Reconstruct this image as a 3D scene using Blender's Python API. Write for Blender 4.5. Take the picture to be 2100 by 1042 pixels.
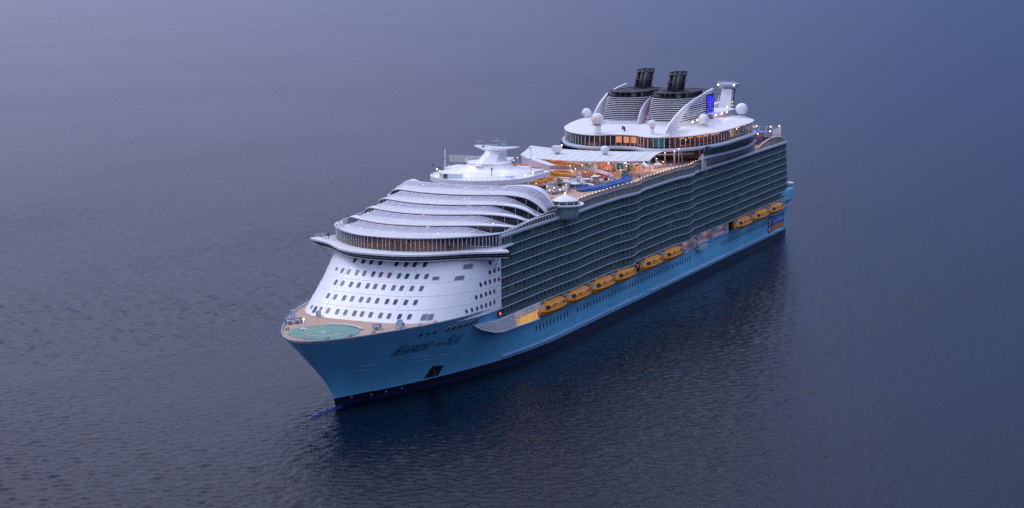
import bpy, math, random
from mathutils import Vector, Matrix, Euler
random.seed(7)
R = math.radians
scene = bpy.context.scene
for _o in list(bpy.data.objects): bpy.data.objects.remove(_o)
COL = scene.collection

# ---------------------------------------------------------------- camera
CAM_P = (736.087, 236.866, 116.561); YAW = -2.708476; PIT = -0.162594; ROLL = -0.0052767; FPX = 3724.71
_f = Vector((math.cos(PIT) * math.cos(YAW), math.cos(PIT) * math.sin(YAW), math.sin(PIT)))
_r = _f.cross(Vector((0, 0, 1))).normalized(); _u = _r.cross(_f)
_r2 = _r * math.cos(ROLL) + _u * math.sin(ROLL); _u2 = -_r * math.sin(ROLL) + _u * math.cos(ROLL)
cd = bpy.data.cameras.new('camera'); cam = bpy.data.objects.new('camera', cd); COL.objects.link(cam)
cam.matrix_world = Matrix(((_r2.x, _u2.x, -_f.x, CAM_P[0]), (_r2.y, _u2.y, -_f.y, CAM_P[1]), (_r2.z, _u2.z, -_f.z, CAM_P[2]), (0, 0, 0, 1)))
cd.sensor_width = 36; cd.lens = FPX / 2100 * 36; cd.clip_start = 1; cd.clip_end = 90000
scene.camera = cam

# ---------------------------------------------------------------- dusk sky, soft light, exposure
SUN_EL = R(3.0); SUN_AZ = R(-62)            # direction towards the light, measured from +X
world = bpy.data.worlds.new('World'); scene.world = world; world.use_nodes = True
wn = world.node_tree.nodes; wl = world.node_tree.links; wn.clear()
w_out = wn.new('ShaderNodeOutputWorld'); w_bg = wn.new('ShaderNodeBackground')
sky = wn.new('ShaderNodeTexSky'); sky.sky_type = 'NISHITA'; sky.sun_disc = False
sky.sun_elevation = SUN_EL; sky.sun_rotation = R(90) - SUN_AZ
sky.air_density = 1.2; sky.dust_density = 1.5; sky.ozone_density = 3.0
tc = wn.new('ShaderNodeTexCoord'); nrm = wn.new('ShaderNodeVectorMath'); nrm.operation = 'NORMALIZE'
sep = wn.new('ShaderNodeSeparateXYZ'); wl.new(tc.outputs['Generated'], nrm.inputs[0]); wl.new(nrm.outputs[0], sep.inputs[0])
ramp = wn.new('ShaderNodeValToRGB'); wl.new(sep.outputs['Z'], ramp.inputs[0])
ce = ramp.color_ramp.elements
ce[0].position = 0.0; ce[0].color = (0.30, 0.34, 0.60, 1)
ce[1].position = 1.0; ce[1].color = (1.75, 1.80, 2.10, 1)
e = ce.new(0.15); e.color = (0.36, 0.40, 0.70, 1)
e = ce.new(0.45); e.color = (0.98, 1.04, 1.36, 1)
# the cloud veil is brighter towards the last light
dot = wn.new('ShaderNodeVectorMath'); dot.operation = 'DOT_PRODUCT'; flat = wn.new('ShaderNodeVectorMath'); flat.operation = 'MULTIPLY'; flat.inputs[1].default_value = (1, 1, 0); wl.new(nrm.outputs[0], flat.inputs[0])
fn_ = wn.new('ShaderNodeVectorMath'); fn_.operation = 'NORMALIZE'; wl.new(flat.outputs[0], fn_.inputs[0]); wl.new(fn_.outputs[0], dot.inputs[0])
GLOW = R(-112); dot.inputs[1].default_value = (math.cos(GLOW), math.sin(GLOW), 0)
mr = wn.new('ShaderNodeMapRange'); mr.interpolation_type = 'SMOOTHSTEP'
mr.inputs['From Min'].default_value = 0.44; mr.inputs['From Max'].default_value = 0.98
wl.new(dot.outputs['Value'], mr.inputs['Value'])
gc = wn.new('ShaderNodeMix'); gc.data_type = 'RGBA'
gc.inputs[6].default_value = (0.33, 0.53, 0.80, 1); gc.inputs[7].default_value = (1.70, 1.62, 1.52, 1)
wl.new(mr.outputs[0], gc.inputs[0])
mul = wn.new('ShaderNodeMix'); mul.data_type = 'RGBA'; mul.blend_type = 'MULTIPLY'; mul.inputs[0].default_value = 1
zr = wn.new('ShaderNodeMapRange'); zr.interpolation_type = 'SMOOTHSTEP'; zr.inputs['From Min'].default_value = 0.12; zr.inputs['From Max'].default_value = 0.6; wl.new(sep.outputs['Z'], zr.inputs['Value'])
gz = wn.new('ShaderNodeMix'); gz.data_type = 'RGBA'; gz.inputs[7].default_value = (0.91, 0.94, 1.09, 1); wl.new(zr.outputs[0], gz.inputs[0]); wl.new(gc.outputs[2], gz.inputs[6])
wl.new(ramp.outputs[0], mul.inputs[6]); wl.new(gz.outputs[2], mul.inputs[7])
# veil added to the clear sky
skm = wn.new('ShaderNodeMix'); skm.data_type = 'RGBA'; skm.blend_type = 'MULTIPLY'; skm.inputs[0].default_value = 1
skm.inputs[7].default_value = (0.045, 0.055, 0.085, 1); wl.new(sky.outputs[0], skm.inputs[6])
add = wn.new('ShaderNodeMix'); add.data_type = 'RGBA'; add.blend_type = 'ADD'; add.inputs[0].default_value = 1
wl.new(mul.outputs[2], add.inputs[6]); wl.new(skm.outputs[2], add.inputs[7])
wl.new(add.outputs[2], w_bg.inputs[0]); w_bg.inputs[1].default_value = 0.62
wl.new(w_bg.outputs[0], w_out.inputs[0])
sd = bpy.data.lights.new('sun', 'SUN'); sd.energy = 1.25; sd.angle = R(25); sd.color = (0.90, 0.88, 1.0)
so = bpy.data.objects.new('sun', sd); COL.objects.link(so); so.location = (0, 0, 500)
_d = Vector((math.cos(R(-92)) * math.cos(R(50)), math.sin(R(-92)) * math.cos(R(50)), math.sin(R(50))))
so.rotation_euler = _d.to_track_quat('Z', 'Y').to_euler()
scene.view_settings.view_transform = 'Standard'; scene.view_settings.look = 'None'
scene.view_settings.exposure = 0.0; scene.view_settings.gamma = 1
scene.cycles.max_bounces = 6; scene.cycles.transparent_max_bounces = 8
scene.cycles.use_denoising = False; scene.cycles.sample_clamp_indirect = 0.7; scene.cycles.sample_clamp_direct = 2.5

# ---------------------------------------------------------------- materials
MATS = {}
def mat(name, col, rough=0.5, metal=0.0, var=0.06, scale=0.35, emit=None, estr=0, spec=0.5, streak=False, alpha=None, coat=0):
    m = bpy.data.materials.new(name); m.use_nodes = True; n = m.node_tree.nodes; l = m.node_tree.links
    b = n['Principled BSDF']; tcn = n.new('ShaderNodeTexCoord'); mp = n.new('ShaderNodeMapping')
    mp.inputs['Scale'].default_value = (1, 1, 0.15) if streak else (1, 1, 1)
    no = n.new('ShaderNodeTexNoise'); no.inputs['Scale'].default_value = scale; no.inputs['Detail'].default_value = 5
    l.new(tcn.outputs['Object'], mp.inputs[0]); l.new(mp.outputs[0], no.inputs['Vector'])
    mx = n.new('ShaderNodeMix'); mx.data_type = 'RGBA'; l.new(no.outputs[0], mx.inputs[0])
    mx.inputs[6].default_value = tuple(max(0, c * (1 - var * 1.6)) for c in col) + (1,)
    mx.inputs[7].default_value = tuple(min(1, c * (1 + var * 1.6)) for c in col) + (1,)
    l.new(mx.outputs[2], b.inputs['Base Color'])
    b.inputs['Roughness'].default_value = rough; b.inputs['Metallic'].default_value = metal
    b.inputs['Specular IOR Level'].default_value = spec
    if coat: b.inputs['Coat Weight'].default_value = coat
    if emit: b.inputs['Emission Color'].default_value = tuple(emit) + (1,); b.inputs['Emission Strength'].default_value = estr
    if alpha is not None: b.inputs['Alpha'].default_value = alpha
    MATS[name] = m; return m
W = mat('white_paint', (0.82, 0.83, 0.85), 0.38, var=0.05, scale=0.5, streak=True)
WD = mat('white_deck_paint', (0.72, 0.72, 0.74), 0.6, var=0.07, scale=0.25)
GREYW = mat('pale_blue_grey_paint', (0.46, 0.52, 0.60), 0.45, var=0.08, scale=0.6)
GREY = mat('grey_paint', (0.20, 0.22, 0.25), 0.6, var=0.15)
DARKM = mat('sooty_black_metal', (0.06, 0.063, 0.072), 0.55, metal=0.3, var=0.35, scale=1.2)
DARK = mat('dark_recess', (0.012, 0.014, 0.018), 0.7, var=0.3)
TEAK = mat('teak_deck', (0.46, 0.31, 0.22), 0.7, var=0.14, scale=0.8)
BULB = mat('warm_bulb_glass', (1, .8, .5), 0.4, emit=(1.0, 0.55, 0.22), estr=5)
BULBW = mat('bright_bulb_glass', (1, .9, .75), 0.4, emit=(1.0, 0.68, 0.38), estr=4.5)
BULBB = mat('blue_bulb_glass', (.2, .4, 1), 0.4, emit=(0.10, 0.35, 1.0), estr=14)
for _b in (BULB, BULBW, BULBB): _b.cycles.emission_sampling = 'NONE'
WINDK = mat('dark_window_glass', (0.022, 0.034, 0.042), 0.3, var=0.4, scale=0.9, spec=0.35)
WINTEAL = mat('teal_window_glass', (0.03, 0.11, 0.13), 0.35, var=0.3, scale=0.9, spec=0.35)
WINBAND = mat('glazing_glass', (0.02, 0.045, 0.06), 0.07, var=0.5, scale=0.5, spec=0.8)
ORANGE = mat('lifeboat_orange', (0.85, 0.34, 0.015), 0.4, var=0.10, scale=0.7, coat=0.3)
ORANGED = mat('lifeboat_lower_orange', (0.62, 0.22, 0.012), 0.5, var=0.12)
YEL = mat('yellow_slide_plastic', (0.75, 0.30, 0.02), 0.3, var=0.06)
BLUE = mat('blue_lounger_fabric', (0.015, 0.12, 0.40), 0.7, var=0.15, scale=2)
NAVY = mat('navy_lounger_fabric', (0.02, 0.035, 0.12), 0.7, var=0.2, scale=2)
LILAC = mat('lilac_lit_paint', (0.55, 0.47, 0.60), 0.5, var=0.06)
GREENH = mat('green_helipad_paint', (0.13, 0.28, 0.235), 0.65, var=0.22, scale=0.5)
YELP = mat('yellow_marking', (0.55, 0.42, 0.12), 0.6, var=0.15)
BROWNLV = mat('brown_louver', (0.44, 0.34, 0.32), 0.5, var=0.2)
RED = mat('red_paint', (0.55, 0.03, 0.05), 0.5)
LETTER = mat('dark_blue_lettering', (0.010, 0.018, 0.06), 0.5)
SKIN = mat('skin', (0.45, 0.28, 0.2), 0.6)
CLOTHD = mat('dark_clothing', (0.03, 0.035, 0.05), 0.8)
CLOTHL = mat('pale_clothing', (0.5, 0.5, 0.55), 0.8)
ROPE = mat('mooring_gear', (0.09, 0.07, 0.06), 0.8)
POOLW = mat('pool_water', (0.02, 0.25, 0.32), 0.08)
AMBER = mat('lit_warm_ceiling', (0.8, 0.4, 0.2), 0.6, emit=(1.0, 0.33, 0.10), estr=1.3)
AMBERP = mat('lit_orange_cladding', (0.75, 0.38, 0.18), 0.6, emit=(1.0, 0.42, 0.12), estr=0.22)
PURPLE = mat('purple_bulb', (.5, .2, .8), 0.4, emit=(0.65, 0.12, 1.0), estr=10)
PURPLE.cycles.emission_sampling = 'NONE'
CANVAS = mat('white_canvas', (0.66, 0.68, 0.67), 0.8, var=0.06, scale=0.6)
ROOFGL = mat('solarium_roof_glass', (0.47, 0.46, 0.57), 0.25, var=0.12, scale=0.35, alpha=0.82)
SLAT = mat('white_slat_panel', (0.86, 0.83, 0.83), 0.5, var=0.08, scale=0.5, alpha=0.93)
GLASSDK = mat('dark_clerestory_glass', (0.03, 0.028, 0.035), 0.2, var=0.5, scale=1.0)
GLASSCLR = mat('clear_wall_glass', (0.05, 0.055, 0.065), 0.08, var=0.3, alpha=0.5, spec=0.5)
RAILGL = mat('balcony_glass', (0.045, 0.12, 0.125), 0.22, var=0.35, scale=0.25, spec=0.4)

def nodes_of(m): return m.node_tree.nodes, m.node_tree.links
# hull paint: light blue topsides, navy boot top, brighter blue antifouling, rust and water streaks
def hull_material():
    m = bpy.data.materials.new('hull_paint'); m.use_nodes = True; n, l = nodes_of(m); b = n['Principled BSDF']
    geo = n.new('ShaderNodeNewGeometry'); sp = n.new('ShaderNodeSeparateXYZ'); l.new(geo.outputs['Position'], sp.inputs[0])
    no = n.new('ShaderNodeTexNoise'); no.inputs['Scale'].default_value = 0.35; no.inputs['Detail'].default_value = 6
    mp = n.new('ShaderNodeMapping'); mp.inputs['Scale'].default_value = (1, 1, 0.12)
    l.new(geo.outputs['Position'], mp.inputs[0]); l.new(mp.outputs[0], no.inputs['Vector'])
    ad = n.new('ShaderNodeMath'); ad.operation = 'MULTIPLY_ADD'; ad.inputs[1].default_value = 0.12; l.new(no.outputs[0], ad.inputs[0]); l.new(sp.outputs['Z'], ad.inputs[2])
    r = n.new('ShaderNodeValToRGB'); r.color_ramp.interpolation = 'LINEAR'
    mr = n.new('ShaderNodeMapRange'); mr.inputs['From Min'].default_value = -1; mr.inputs['From Max'].default_value = 9
    l.new(ad.outputs[0], mr.inputs['Value']); l.new(mr.outputs[0], r.inputs[0])
    el = r.color_ramp.elements
    el[0].position = 0.0; el[0].color = (0.005, 0.009, 0.07, 1)
    el[1].position = 0.355; el[1].color = HULLC + (1,)
    for p, c in ((0.165, (0.005, 0.009, 0.07)), (0.20, (0.004, 0.006, 0.02)), (0.345, (0.004, 0.006, 0.02))):
        q = el.new(p); q.color = c + (1,)
    mx = n.new('ShaderNodeMix'); mx.data_type = 'RGBA'; mx.blend_type = 'MULTIPLY'; mx.inputs[0].default_value = 1
    r2 = n.new('ShaderNodeValToRGB'); r2.color_ramp.elements[0].color = (0.84, 0.86, 0.88, 1); r2.color_ramp.elements[1].color = (1.12, 1.1, 1.08, 1)
    l.new(no.outputs[0], r2.inputs[0]); l.new(r.outputs[0], mx.inputs[6]); l.new(r2.outputs[0], mx.inputs[7])
    # plate seams
    cb = n.new('ShaderNodeCombineXYZ'); l.new(sp.outputs['X'], cb.inputs[0]); l.new(sp.outputs['Z'], cb.inputs[1])
    bk = n.new('ShaderNodeTexBrick'); bk.inputs['Scale'].default_value = 1.0; bk.inputs['Brick Width'].default_value = 11.0; bk.inputs['Row Height'].default_value = 2.6
    bk.inputs['Mortar Size'].default_value = 0.07; bk.inputs['Mortar Smooth'].default_value = 0.6; bk.inputs['Color1'].default_value = (1, 1, 1, 1); bk.inputs['Color2'].default_value = (0.93, 0.94, 0.95, 1); bk.inputs['Mortar'].default_value = (0.80, 0.80, 0.80, 1)
    l.new(cb.outputs[0], bk.inputs['Vector'])
    mx2 = n.new('ShaderNodeMix'); mx2.data_type = 'RGBA'; mx2.blend_type = 'MULTIPLY'; mx2.inputs[0].default_value = 0.8; l.new(mx.outputs[2], mx2.inputs[6]); l.new(bk.outputs['Color'], mx2.inputs[7])
    bn = n.new('ShaderNodeBump'); bn.inputs['Distance'].default_value = 0.06; nb2 = n.new('ShaderNodeTexNoise'); nb2.inputs['Scale'].default_value = 0.28; nb2.inputs['Detail'].default_value = 2; l.new(geo.outputs['Position'], nb2.inputs['Vector']); l.new(nb2.outputs[0], bn.inputs['Height']); l.new(bn.outputs[0], b.inputs['Normal'])
    mx = mx2
    l.new(mx.outputs[2], b.inputs['Base Color']); b.inputs['Roughness'].default_value = 0.36
    return m
HULLC = (0.16, 0.56, 0.83)
HULL = hull_material()

# cabin fronts behind the balconies: a different curtain, lamp or dark pane for every cabin
def cabin_material():
    m = bpy.data.materials.new('cabin_front'); m.use_nodes = True; n, l = nodes_of(m); b = n['Principled BSDF']
    tcn = n.new('ShaderNodeTexCoord'); mp = n.new('ShaderNodeMapping'); l.new(tcn.outputs['Object'], mp.inputs[0])
    mp.inputs['Scale'].default_value = (1 / 1.45, 0, 1 / DK); mp.inputs['Location'].default_value = (0.01, 0, -ZB / DK)
    sn = n.new('ShaderNodeVectorMath'); sn.operation = 'FLOOR'; l.new(mp.outputs[0], sn.inputs[0])
    wn_ = n.new('ShaderNodeTexWhiteNoise'); wn_.noise_dimensions = '3D'; l.new(sn.outputs[0], wn_.inputs['Vector'])
    r = n.new('ShaderNodeValToRGB'); r.color_ramp.interpolation = 'CONSTANT'; l.new(wn_.outputs['Value'], r.inputs[0])
    el = r.color_ramp.elements; el[0].color = (0.04, 0.075, 0.085, 1); el[1].position = 0.5; el[1].color = (0.11, 0.17, 0.18, 1)
    for p, c in ((0.25, (0.05, 0.11, 0.12)), (0.72, (0.13, 0.21, 0.22)), (0.92, (0.42, 0.47, 0.48)), (0.965, (0.012, 0.012, 0.02))):
        q = el.new(p); q.color = c + (1,)
    l.new(r.outputs[0], b.inputs['Base Color']); b.inputs['Roughness'].default_value = 0.2
    gt = n.new('ShaderNodeMath'); gt.operation = 'GREATER_THAN'; gt.inputs[1].default_value = 0.988; l.new(wn_.outputs['Value'], gt.inputs[0])
    mm = n.new('ShaderNodeMath'); mm.operation = 'MULTIPLY'; mm.inputs[1].default_value = 0.35; l.new(gt.outputs[0], mm.inputs[0]); l.new(mm.outputs[0], b.inputs['Emission Strength'])
    b.inputs['Emission Color'].default_value = (1, .6, .3, 1)
    return m
import math
def lerp(a, b, t): return a + (b - a) * t
def interp(x, tab):
    if x <= tab[0][0]: return tab[0][1]
    for (a, u), (b, v) in zip(tab, tab[1:]):
        if x <= b: return u + (v - u) * (x - a) / (b - a)
    return tab[-1][1]
def sstep(x, a, b):
    t = min(1, max(0, (x - a) / (b - a))); return t * t * (3 - 2 * t)
DK = 2.84; ZB = 17.2
LV = [ZB + DK * i for i in range(9)]
STEM = [(-4, 331), (0, 334.6), (3, 335.6), (7.2, 338.7), (10.2, 341.8), (14.4, 346.3), (18.7, 350.6), (21.2, 353)]
def stem_x(z): return interp(z, STEM)
LOWB = [(0, 0), (3, 1.1), (7, 2.7), (13.9, 6.2), (26.6, 11.3), (41.4, 15.9), (58.9, 20.3), (75, 22.6), (90, 23.7)]
TOPB = [(0, 0), (.25, 1.6), (1, 3.2), (3.5, 6.2), (8.5, 10.0), (14, 13.0), (22, 16.8), (30, 20.2), (38, 22.9), (47, 25.0), (56, 26.1), (64, 26.4)]
def hull_b(X, z):
    s = max(0.0, stem_x(z) - X)
    w = min(1, max(0, (z - 1.5) / 19.7)) ** 1.25
    lo = interp(s, LOWB); hi = interp(s, TOPB)
    b = lerp(lo, hi, w)
    lim = 23.7 + 2.7 * sstep(z, 11, 20) * sstep(X, 268, 296)
    b = min(b, lim)
    if X < 8:                                  # run of the hull into the transom
        b *= 1 - 0.05 * ((8 - X) / 16) ** 2
    return b
# plan of the front house: (X, y) matched pairs bottom z=21.2 / top z=34.7 (port half)
FB = [(322.6, 0), (322.6, 5), (322.2, 10), (321.2, 14), (318.6, 17.8), (313.2, 21.4), (304.5, 24.3), (296, 25.9), (288, 26.35)]
FT = [(306.6, 0), (306.4, 5), (305.6, 9.5), (304.0, 13), (301.6, 16.3), (298.4, 19.4), (294.8, 22.4), (291.4, 24.8), (288, 26.3)]
def catmull(P, t):
    n = len(P) - 1; x = t * n; i = min(n - 1, int(x)); f = x - i
    p0 = P[max(0, i - 1)]; p1 = P[i]; p2 = P[i + 1]; p3 = P[min(n, i + 2)]
    if i == 0: p0 = (p2[0], -p2[1])
    return tuple(0.5 * ((2 * b) + (-a + c) * f + (2 * a - 5 * b + 4 * c - d) * f * f + (-a + 3 * b - 3 * c + d) * f ** 3) for a, b, c, d in zip(p0, p1, p2, p3))
def facade(t, z):
    """t in -1..1 (port positive), z 20..34.7"""
    s = (z - 21.2) / 13.5
    a = catmull(FB, abs(t)); b = catmull(FT, abs(t))
    # slight S-shape: steeper at the foot
    X = lerp(a[0], b[0], s); y = lerp(a[1], b[1], s)
    return X, (y if t >= 0 else -y)
def side_y(X, z=30):
    sh = -6 * (z - 17) / 23
    y = 26.35
    for c in (190 + sh * .7, 134.5 + sh * .3):
        if X > c: y += 1.45 * math.exp(-((X - c) / 9.5) ** 2)
        else: y += 1.45 * math.exp(-((X - c) / 5.0) ** 2)
    y += 0.55 * math.exp(-((X - 236) / 9) ** 2) + .35 * math.exp(-((X - 85) / 16) ** 2)
    return y
CABIN = cabin_material()

# ---------------------------------------------------------------- mesh builder
class MB:
    def __init__(s): s.v = []; s.f = []; s.m = []; s.mats = []; s.sm = []
    def mi(s, m):
        if m not in s.mats: s.mats.append(m)
        return s.mats.index(m)
    def add(s, vs, fs, m, smooth=False):
        o = len(s.v); s.v += [tuple(v) for v in vs]; k = s.mi(m)
        for f in fs: s.f.append(tuple(i + o for i in f)); s.m.append(k); s.sm.append(smooth)
        return s
    def box(s, x0, x1, y0, y1, z0, z1, m):
        v = [(x, y, z) for z in (z0, z1) for y in (y0, y1) for x in (x0, x1)]
        return s.add(v, [(0, 2, 3, 1), (4, 5, 7, 6), (0, 1, 5, 4), (2, 6, 7, 3), (0, 4, 6, 2), (1, 3, 7, 5)], m)
    def obox(s, c, ax, ay, az, m):
        c = Vector(c); ax = Vector(ax); ay = Vector(ay); az = Vector(az)
        v = [c + ax * i + ay * j + az * k for k in (-1, 1) for j in (-1, 1) for i in (-1, 1)]
        return s.add(v, [(0, 2, 3, 1), (4, 5, 7, 6), (0, 1, 5, 4), (2, 6, 7, 3), (0, 4, 6, 2), (1, 3, 7, 5)], m)
    def loft(s, rings, m, closed=True, caps=True, smooth=False):
        n = len(rings[0]); v = [p for r in rings for p in r]; f = []
        for i in range(len(rings) - 1):
            for j in range(n if closed else n - 1):
                k = (j + 1) % n; f.append((i * n + j, i * n + k, (i + 1) * n + k, (i + 1) * n + j))
        s.add(v, f, m, smooth)
        if caps and closed:
            o = len(s.v) - len(v); k = s.mi(m)
            s.f.append(tuple(o + j for j in range(n))[::-1]); s.m.append(k); s.sm.append(False)
            s.f.append(tuple(o + (len(rings) - 1) * n + j for j in range(n))); s.m.append(k); s.sm.append(False)
        return s
    def prism(s, out, z0, z1, m, mside=None):
        n = len(out); v = [(x, y, z0) for x, y in out] + [(x, y, z1) for x, y in out]
        s.add(v, [tuple(range(n))[::-1], tuple(range(n, 2 * n))], m)
        s.add(v, [(i, (i + 1) % n, n + (i + 1) % n, n + i) for i in range(n)], mside or m); return s
    def tube(s, path, r, m, n=6, smooth=True, caps=True):
        P = [Vector(p) for p in path]; rings = []; rr = r if isinstance(r, (list, tuple)) else [r] * len(P)
        up = Vector((0, 0, 1))
        for i, p in enumerate(P):
            t = (P[min(i + 1, len(P) - 1)] - P[max(i - 1, 0)]).normalized()
            a = t.cross(up if abs(t.z) < 0.95 else Vector((1, 0, 0))).normalized(); b = a.cross(t)
            rings.append([p + a * rr[i] * math.cos(2 * math.pi * k / n) + b * rr[i] * math.sin(2 * math.pi * k / n) for k in range(n)])
        return s.loft(rings, m, True, caps, smooth)
    def sphere(s, c, r, m, n=16, k=10, smooth=True, sz=1.0):
        v = []; f = []
        for i in range(k + 1):
            a = math.pi * i / k
            for j in range(n):
                b = 2 * math.pi * j / n; v.append((c[0] + r * math.sin(a) * math.cos(b), c[1] + r * math.sin(a) * math.sin(b), c[2] + r * sz * math.cos(a)))
        for i in range(k):
            for j in range(n): f.append((i * n + j, (i + 1) * n + j, (i + 1) * n + (j + 1) % n, i * n + (j + 1) % n))
        return s.add(v, f, m, smooth)
    def lathe(s, c, prof, m, n=20, smooth=True, caps=True):
        rings = [[(c[0] + r * math.cos(2 * math.pi * j / n), c[1] + r * math.sin(2 * math.pi * j / n), c[2] + z) for j in range(n)] for r, z in prof]
        return s.loft(rings, m, True, caps, smooth)
    def wall(s, path, z0, z1, th, m, zf0=None, zf1=None):
        """thin wall following a plan polyline [(x,y)], th = inward offset vector from neighbours' normal"""
        n = len(path); rings = []
        for i, (x, y) in enumerate(path):
            ax, ay = path[max(0, i - 1)]; bx, by = path[min(n - 1, i + 1)]
            dx, dy = bx - ax, by - ay; L = math.hypot(dx, dy) or 1; nx, ny = -dy / L * th, dx / L * th
            a = z0 if zf0 is None else zf0[i]; b = z1 if zf1 is None else zf1[i]
            rings.append([(x, y, a), (x, y, b), (x + nx, y + ny, b), (x + nx, y + ny, a)])
        return s.loft(rings, m)
    def disc(s, c, nrm, ru, rv, th, m, n=10, up=(0, 0, 1)):
        nv = Vector(nrm).normalized(); a = Vector(up).cross(nv).normalized(); b = nv.cross(a); c = Vector(c)
        rings = [[c + nv * d + a * ru * math.cos(2 * math.pi * k / n) + b * rv * math.sin(2 * math.pi * k / n) for k in range(n)] for d in (-th, th)]
        return s.loft(rings, m)
    tz = None
    def obj(s, name, parent=None, kind=None):
        if MB.tz: s.v = [(x, y, z + MB.tz(x)) for x, y, z in s.v]
        me = bpy.data.meshes.new(name); me.from_pydata(s.v, [], s.f)
        for m in s.mats: me.materials.append(m)
        me.polygons.foreach_set('material_index', s.m); me.polygons.foreach_set('use_smooth', s.sm)
        me.update(); o = bpy.data.objects.new(name, me); COL.objects.link(o)
        if parent is not None: attach(o, parent)
        if kind: o['kind'] = kind
        return o
def attach(o, parent):
    o.parent = parent                      # parts are written in ship coordinates
    if parent.parent is None: o.matrix_parent_inverse = Matrix.Translation(-Vector(parent.location))
def empty(name, loc, label=None, cat=None, group=None, rz=0):
    o = bpy.data.objects.new(name, None); COL.objects.link(o); o.location = loc; o.rotation_euler = (0, 0, rz); o.empty_display_size = 1
    tag(o, label, cat, group); return o
def tag(o, label=None, cat=None, group=None):
    if label: o['label'] = label
    if cat: o['category'] = cat
    if group: o['group'] = group
    return o
def mirror(path): return [(x, -y) for x, y in path][::-1] + [p for p in path if p[1] != 0 or True]
def full(path):
    """port half [(x,y)] from centreline outwards -> starboard..port polyline"""
    st = [(x, -y) for x, y in path if y > 0][::-1]
    return st + list(path)
def resample(P, step):
    out = [P[0]]; acc = 0
    for a, b in zip(P, P[1:]):
        L = math.hypot(b[0] - a[0], b[1] - a[1]); k = max(1, round(L / step))
        for i in range(1, k + 1): out.append((lerp(a[0], b[0], i / k), lerp(a[1], b[1], i / k)))
    return out
def smooth_path(P, k=6):
    """Catmull-Rom through plan points"""
    out = []
    for i in range(len(P) - 1):
        p0 = P[max(0, i - 1)]; p1 = P[i]; p2 = P[i + 1]; p3 = P[min(len(P) - 1, i + 2)]
        for j in range(k):
            f = j / k
            out.append(tuple(0.5 * (2 * b + (-a + c) * f + (2 * a - 5 * b + 4 * c - d) * f * f + (-a + 3 * b - 3 * c + d) * f ** 3) for a, b, c, d in zip(p0, p1, p2, p3)))
    out.append(P[-1]); return out
def inset(path, d):
    """closed or open plan path moved towards the centreline/centre by d"""
    cx = sum(p[0] for p in path) / len(path); out = []; n = len(path)
    for i, (x, y) in enumerate(path):
        ax, ay = path[max(0, i - 1)]; bx, by = path[min(n - 1, i + 1)]; dx, dy = bx - ax, by - ay; L = math.hypot(dx, dy) or 1
        nx, ny = -dy / L, dx / L
        if nx * (cx - x) + ny * (0 - y) < 0: nx, ny = -nx, -ny
        out.append((x + nx * d, y + ny * d))
    return out

# ---------------------------------------------------------------- sea
def sea_material():
    m = bpy.data.materials.new('sea_water'); m.use_nodes = True; n, l = nodes_of(m); b = n['Principled BSDF']
    b.inputs['Base Color'].default_value = (0.0008, 0.002, 0.008, 1); b.inputs['IOR'].default_value = 1.333
    tcn = n.new('ShaderNodeTexCoord')
    def noise(scale, det, rough, sx=1, sy=1, rot=0, dist=0):
        mp = n.new('ShaderNodeMapping'); mp.inputs['Scale'].default_value = (sx, sy, 1); mp.inputs['Rotation'].default_value = (0, 0, rot)
        l.new(tcn.outputs['Object'], mp.inputs[0]); t = n.new('ShaderNodeTexNoise'); t.inputs['Scale'].default_value = scale
        t.inputs['Detail'].default_value = det; t.inputs['Roughness'].default_value = rough; t.inputs['Distortion'].default_value = dist
        l.new(mp.outputs[0], t.inputs['Vector']); return t.outputs[0]
    A = R(62)
    chop = noise(0.40, 5, 0.55, 0.55, 1.0, A, 0.4)
    small = noise(1.5, 3, 0.6, 0.7, 1.0, A + .5)
    swell = noise(0.045, 3, 0.5, 0.6, 1.0, A - .3)
    patch = noise(0.0045, 4, 0.55, 0.5, 1.0, A)
    pr = n.new('ShaderNodeMapRange'); pr.inputs['From Min'].default_value = 0.40; pr.inputs['From Max'].default_value = 0.62
    pr.inputs['To Min'].default_value = 0.55; pr.inputs['To Max'].default_value = 1.1; l.new(patch, pr.inputs['Value'])
    def bump(h, dist, prev=None, strength=None):
        bp = n.new('ShaderNodeBump'); bp.inputs['Distance'].default_value = dist; l.new(h, bp.inputs['Height'])
        if strength is not None: l.new(strength, bp.inputs['Strength'])
        if prev is not None: l.new(prev, bp.inputs['Normal'])
        return bp.outputs[0]
    nn = bump(swell, 0.5); nn = bump(chop, 0.50, nn, pr.outputs[0]); nn = bump(small, 0.22, nn, pr.outputs[0])
    l.new(nn, b.inputs['Normal']); b.inputs['Roughness'].default_value = 0.04; b.inputs['Specular IOR Level'].default_value = 0.42
    return m
SEA = sea_material()
import numpy as np
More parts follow.
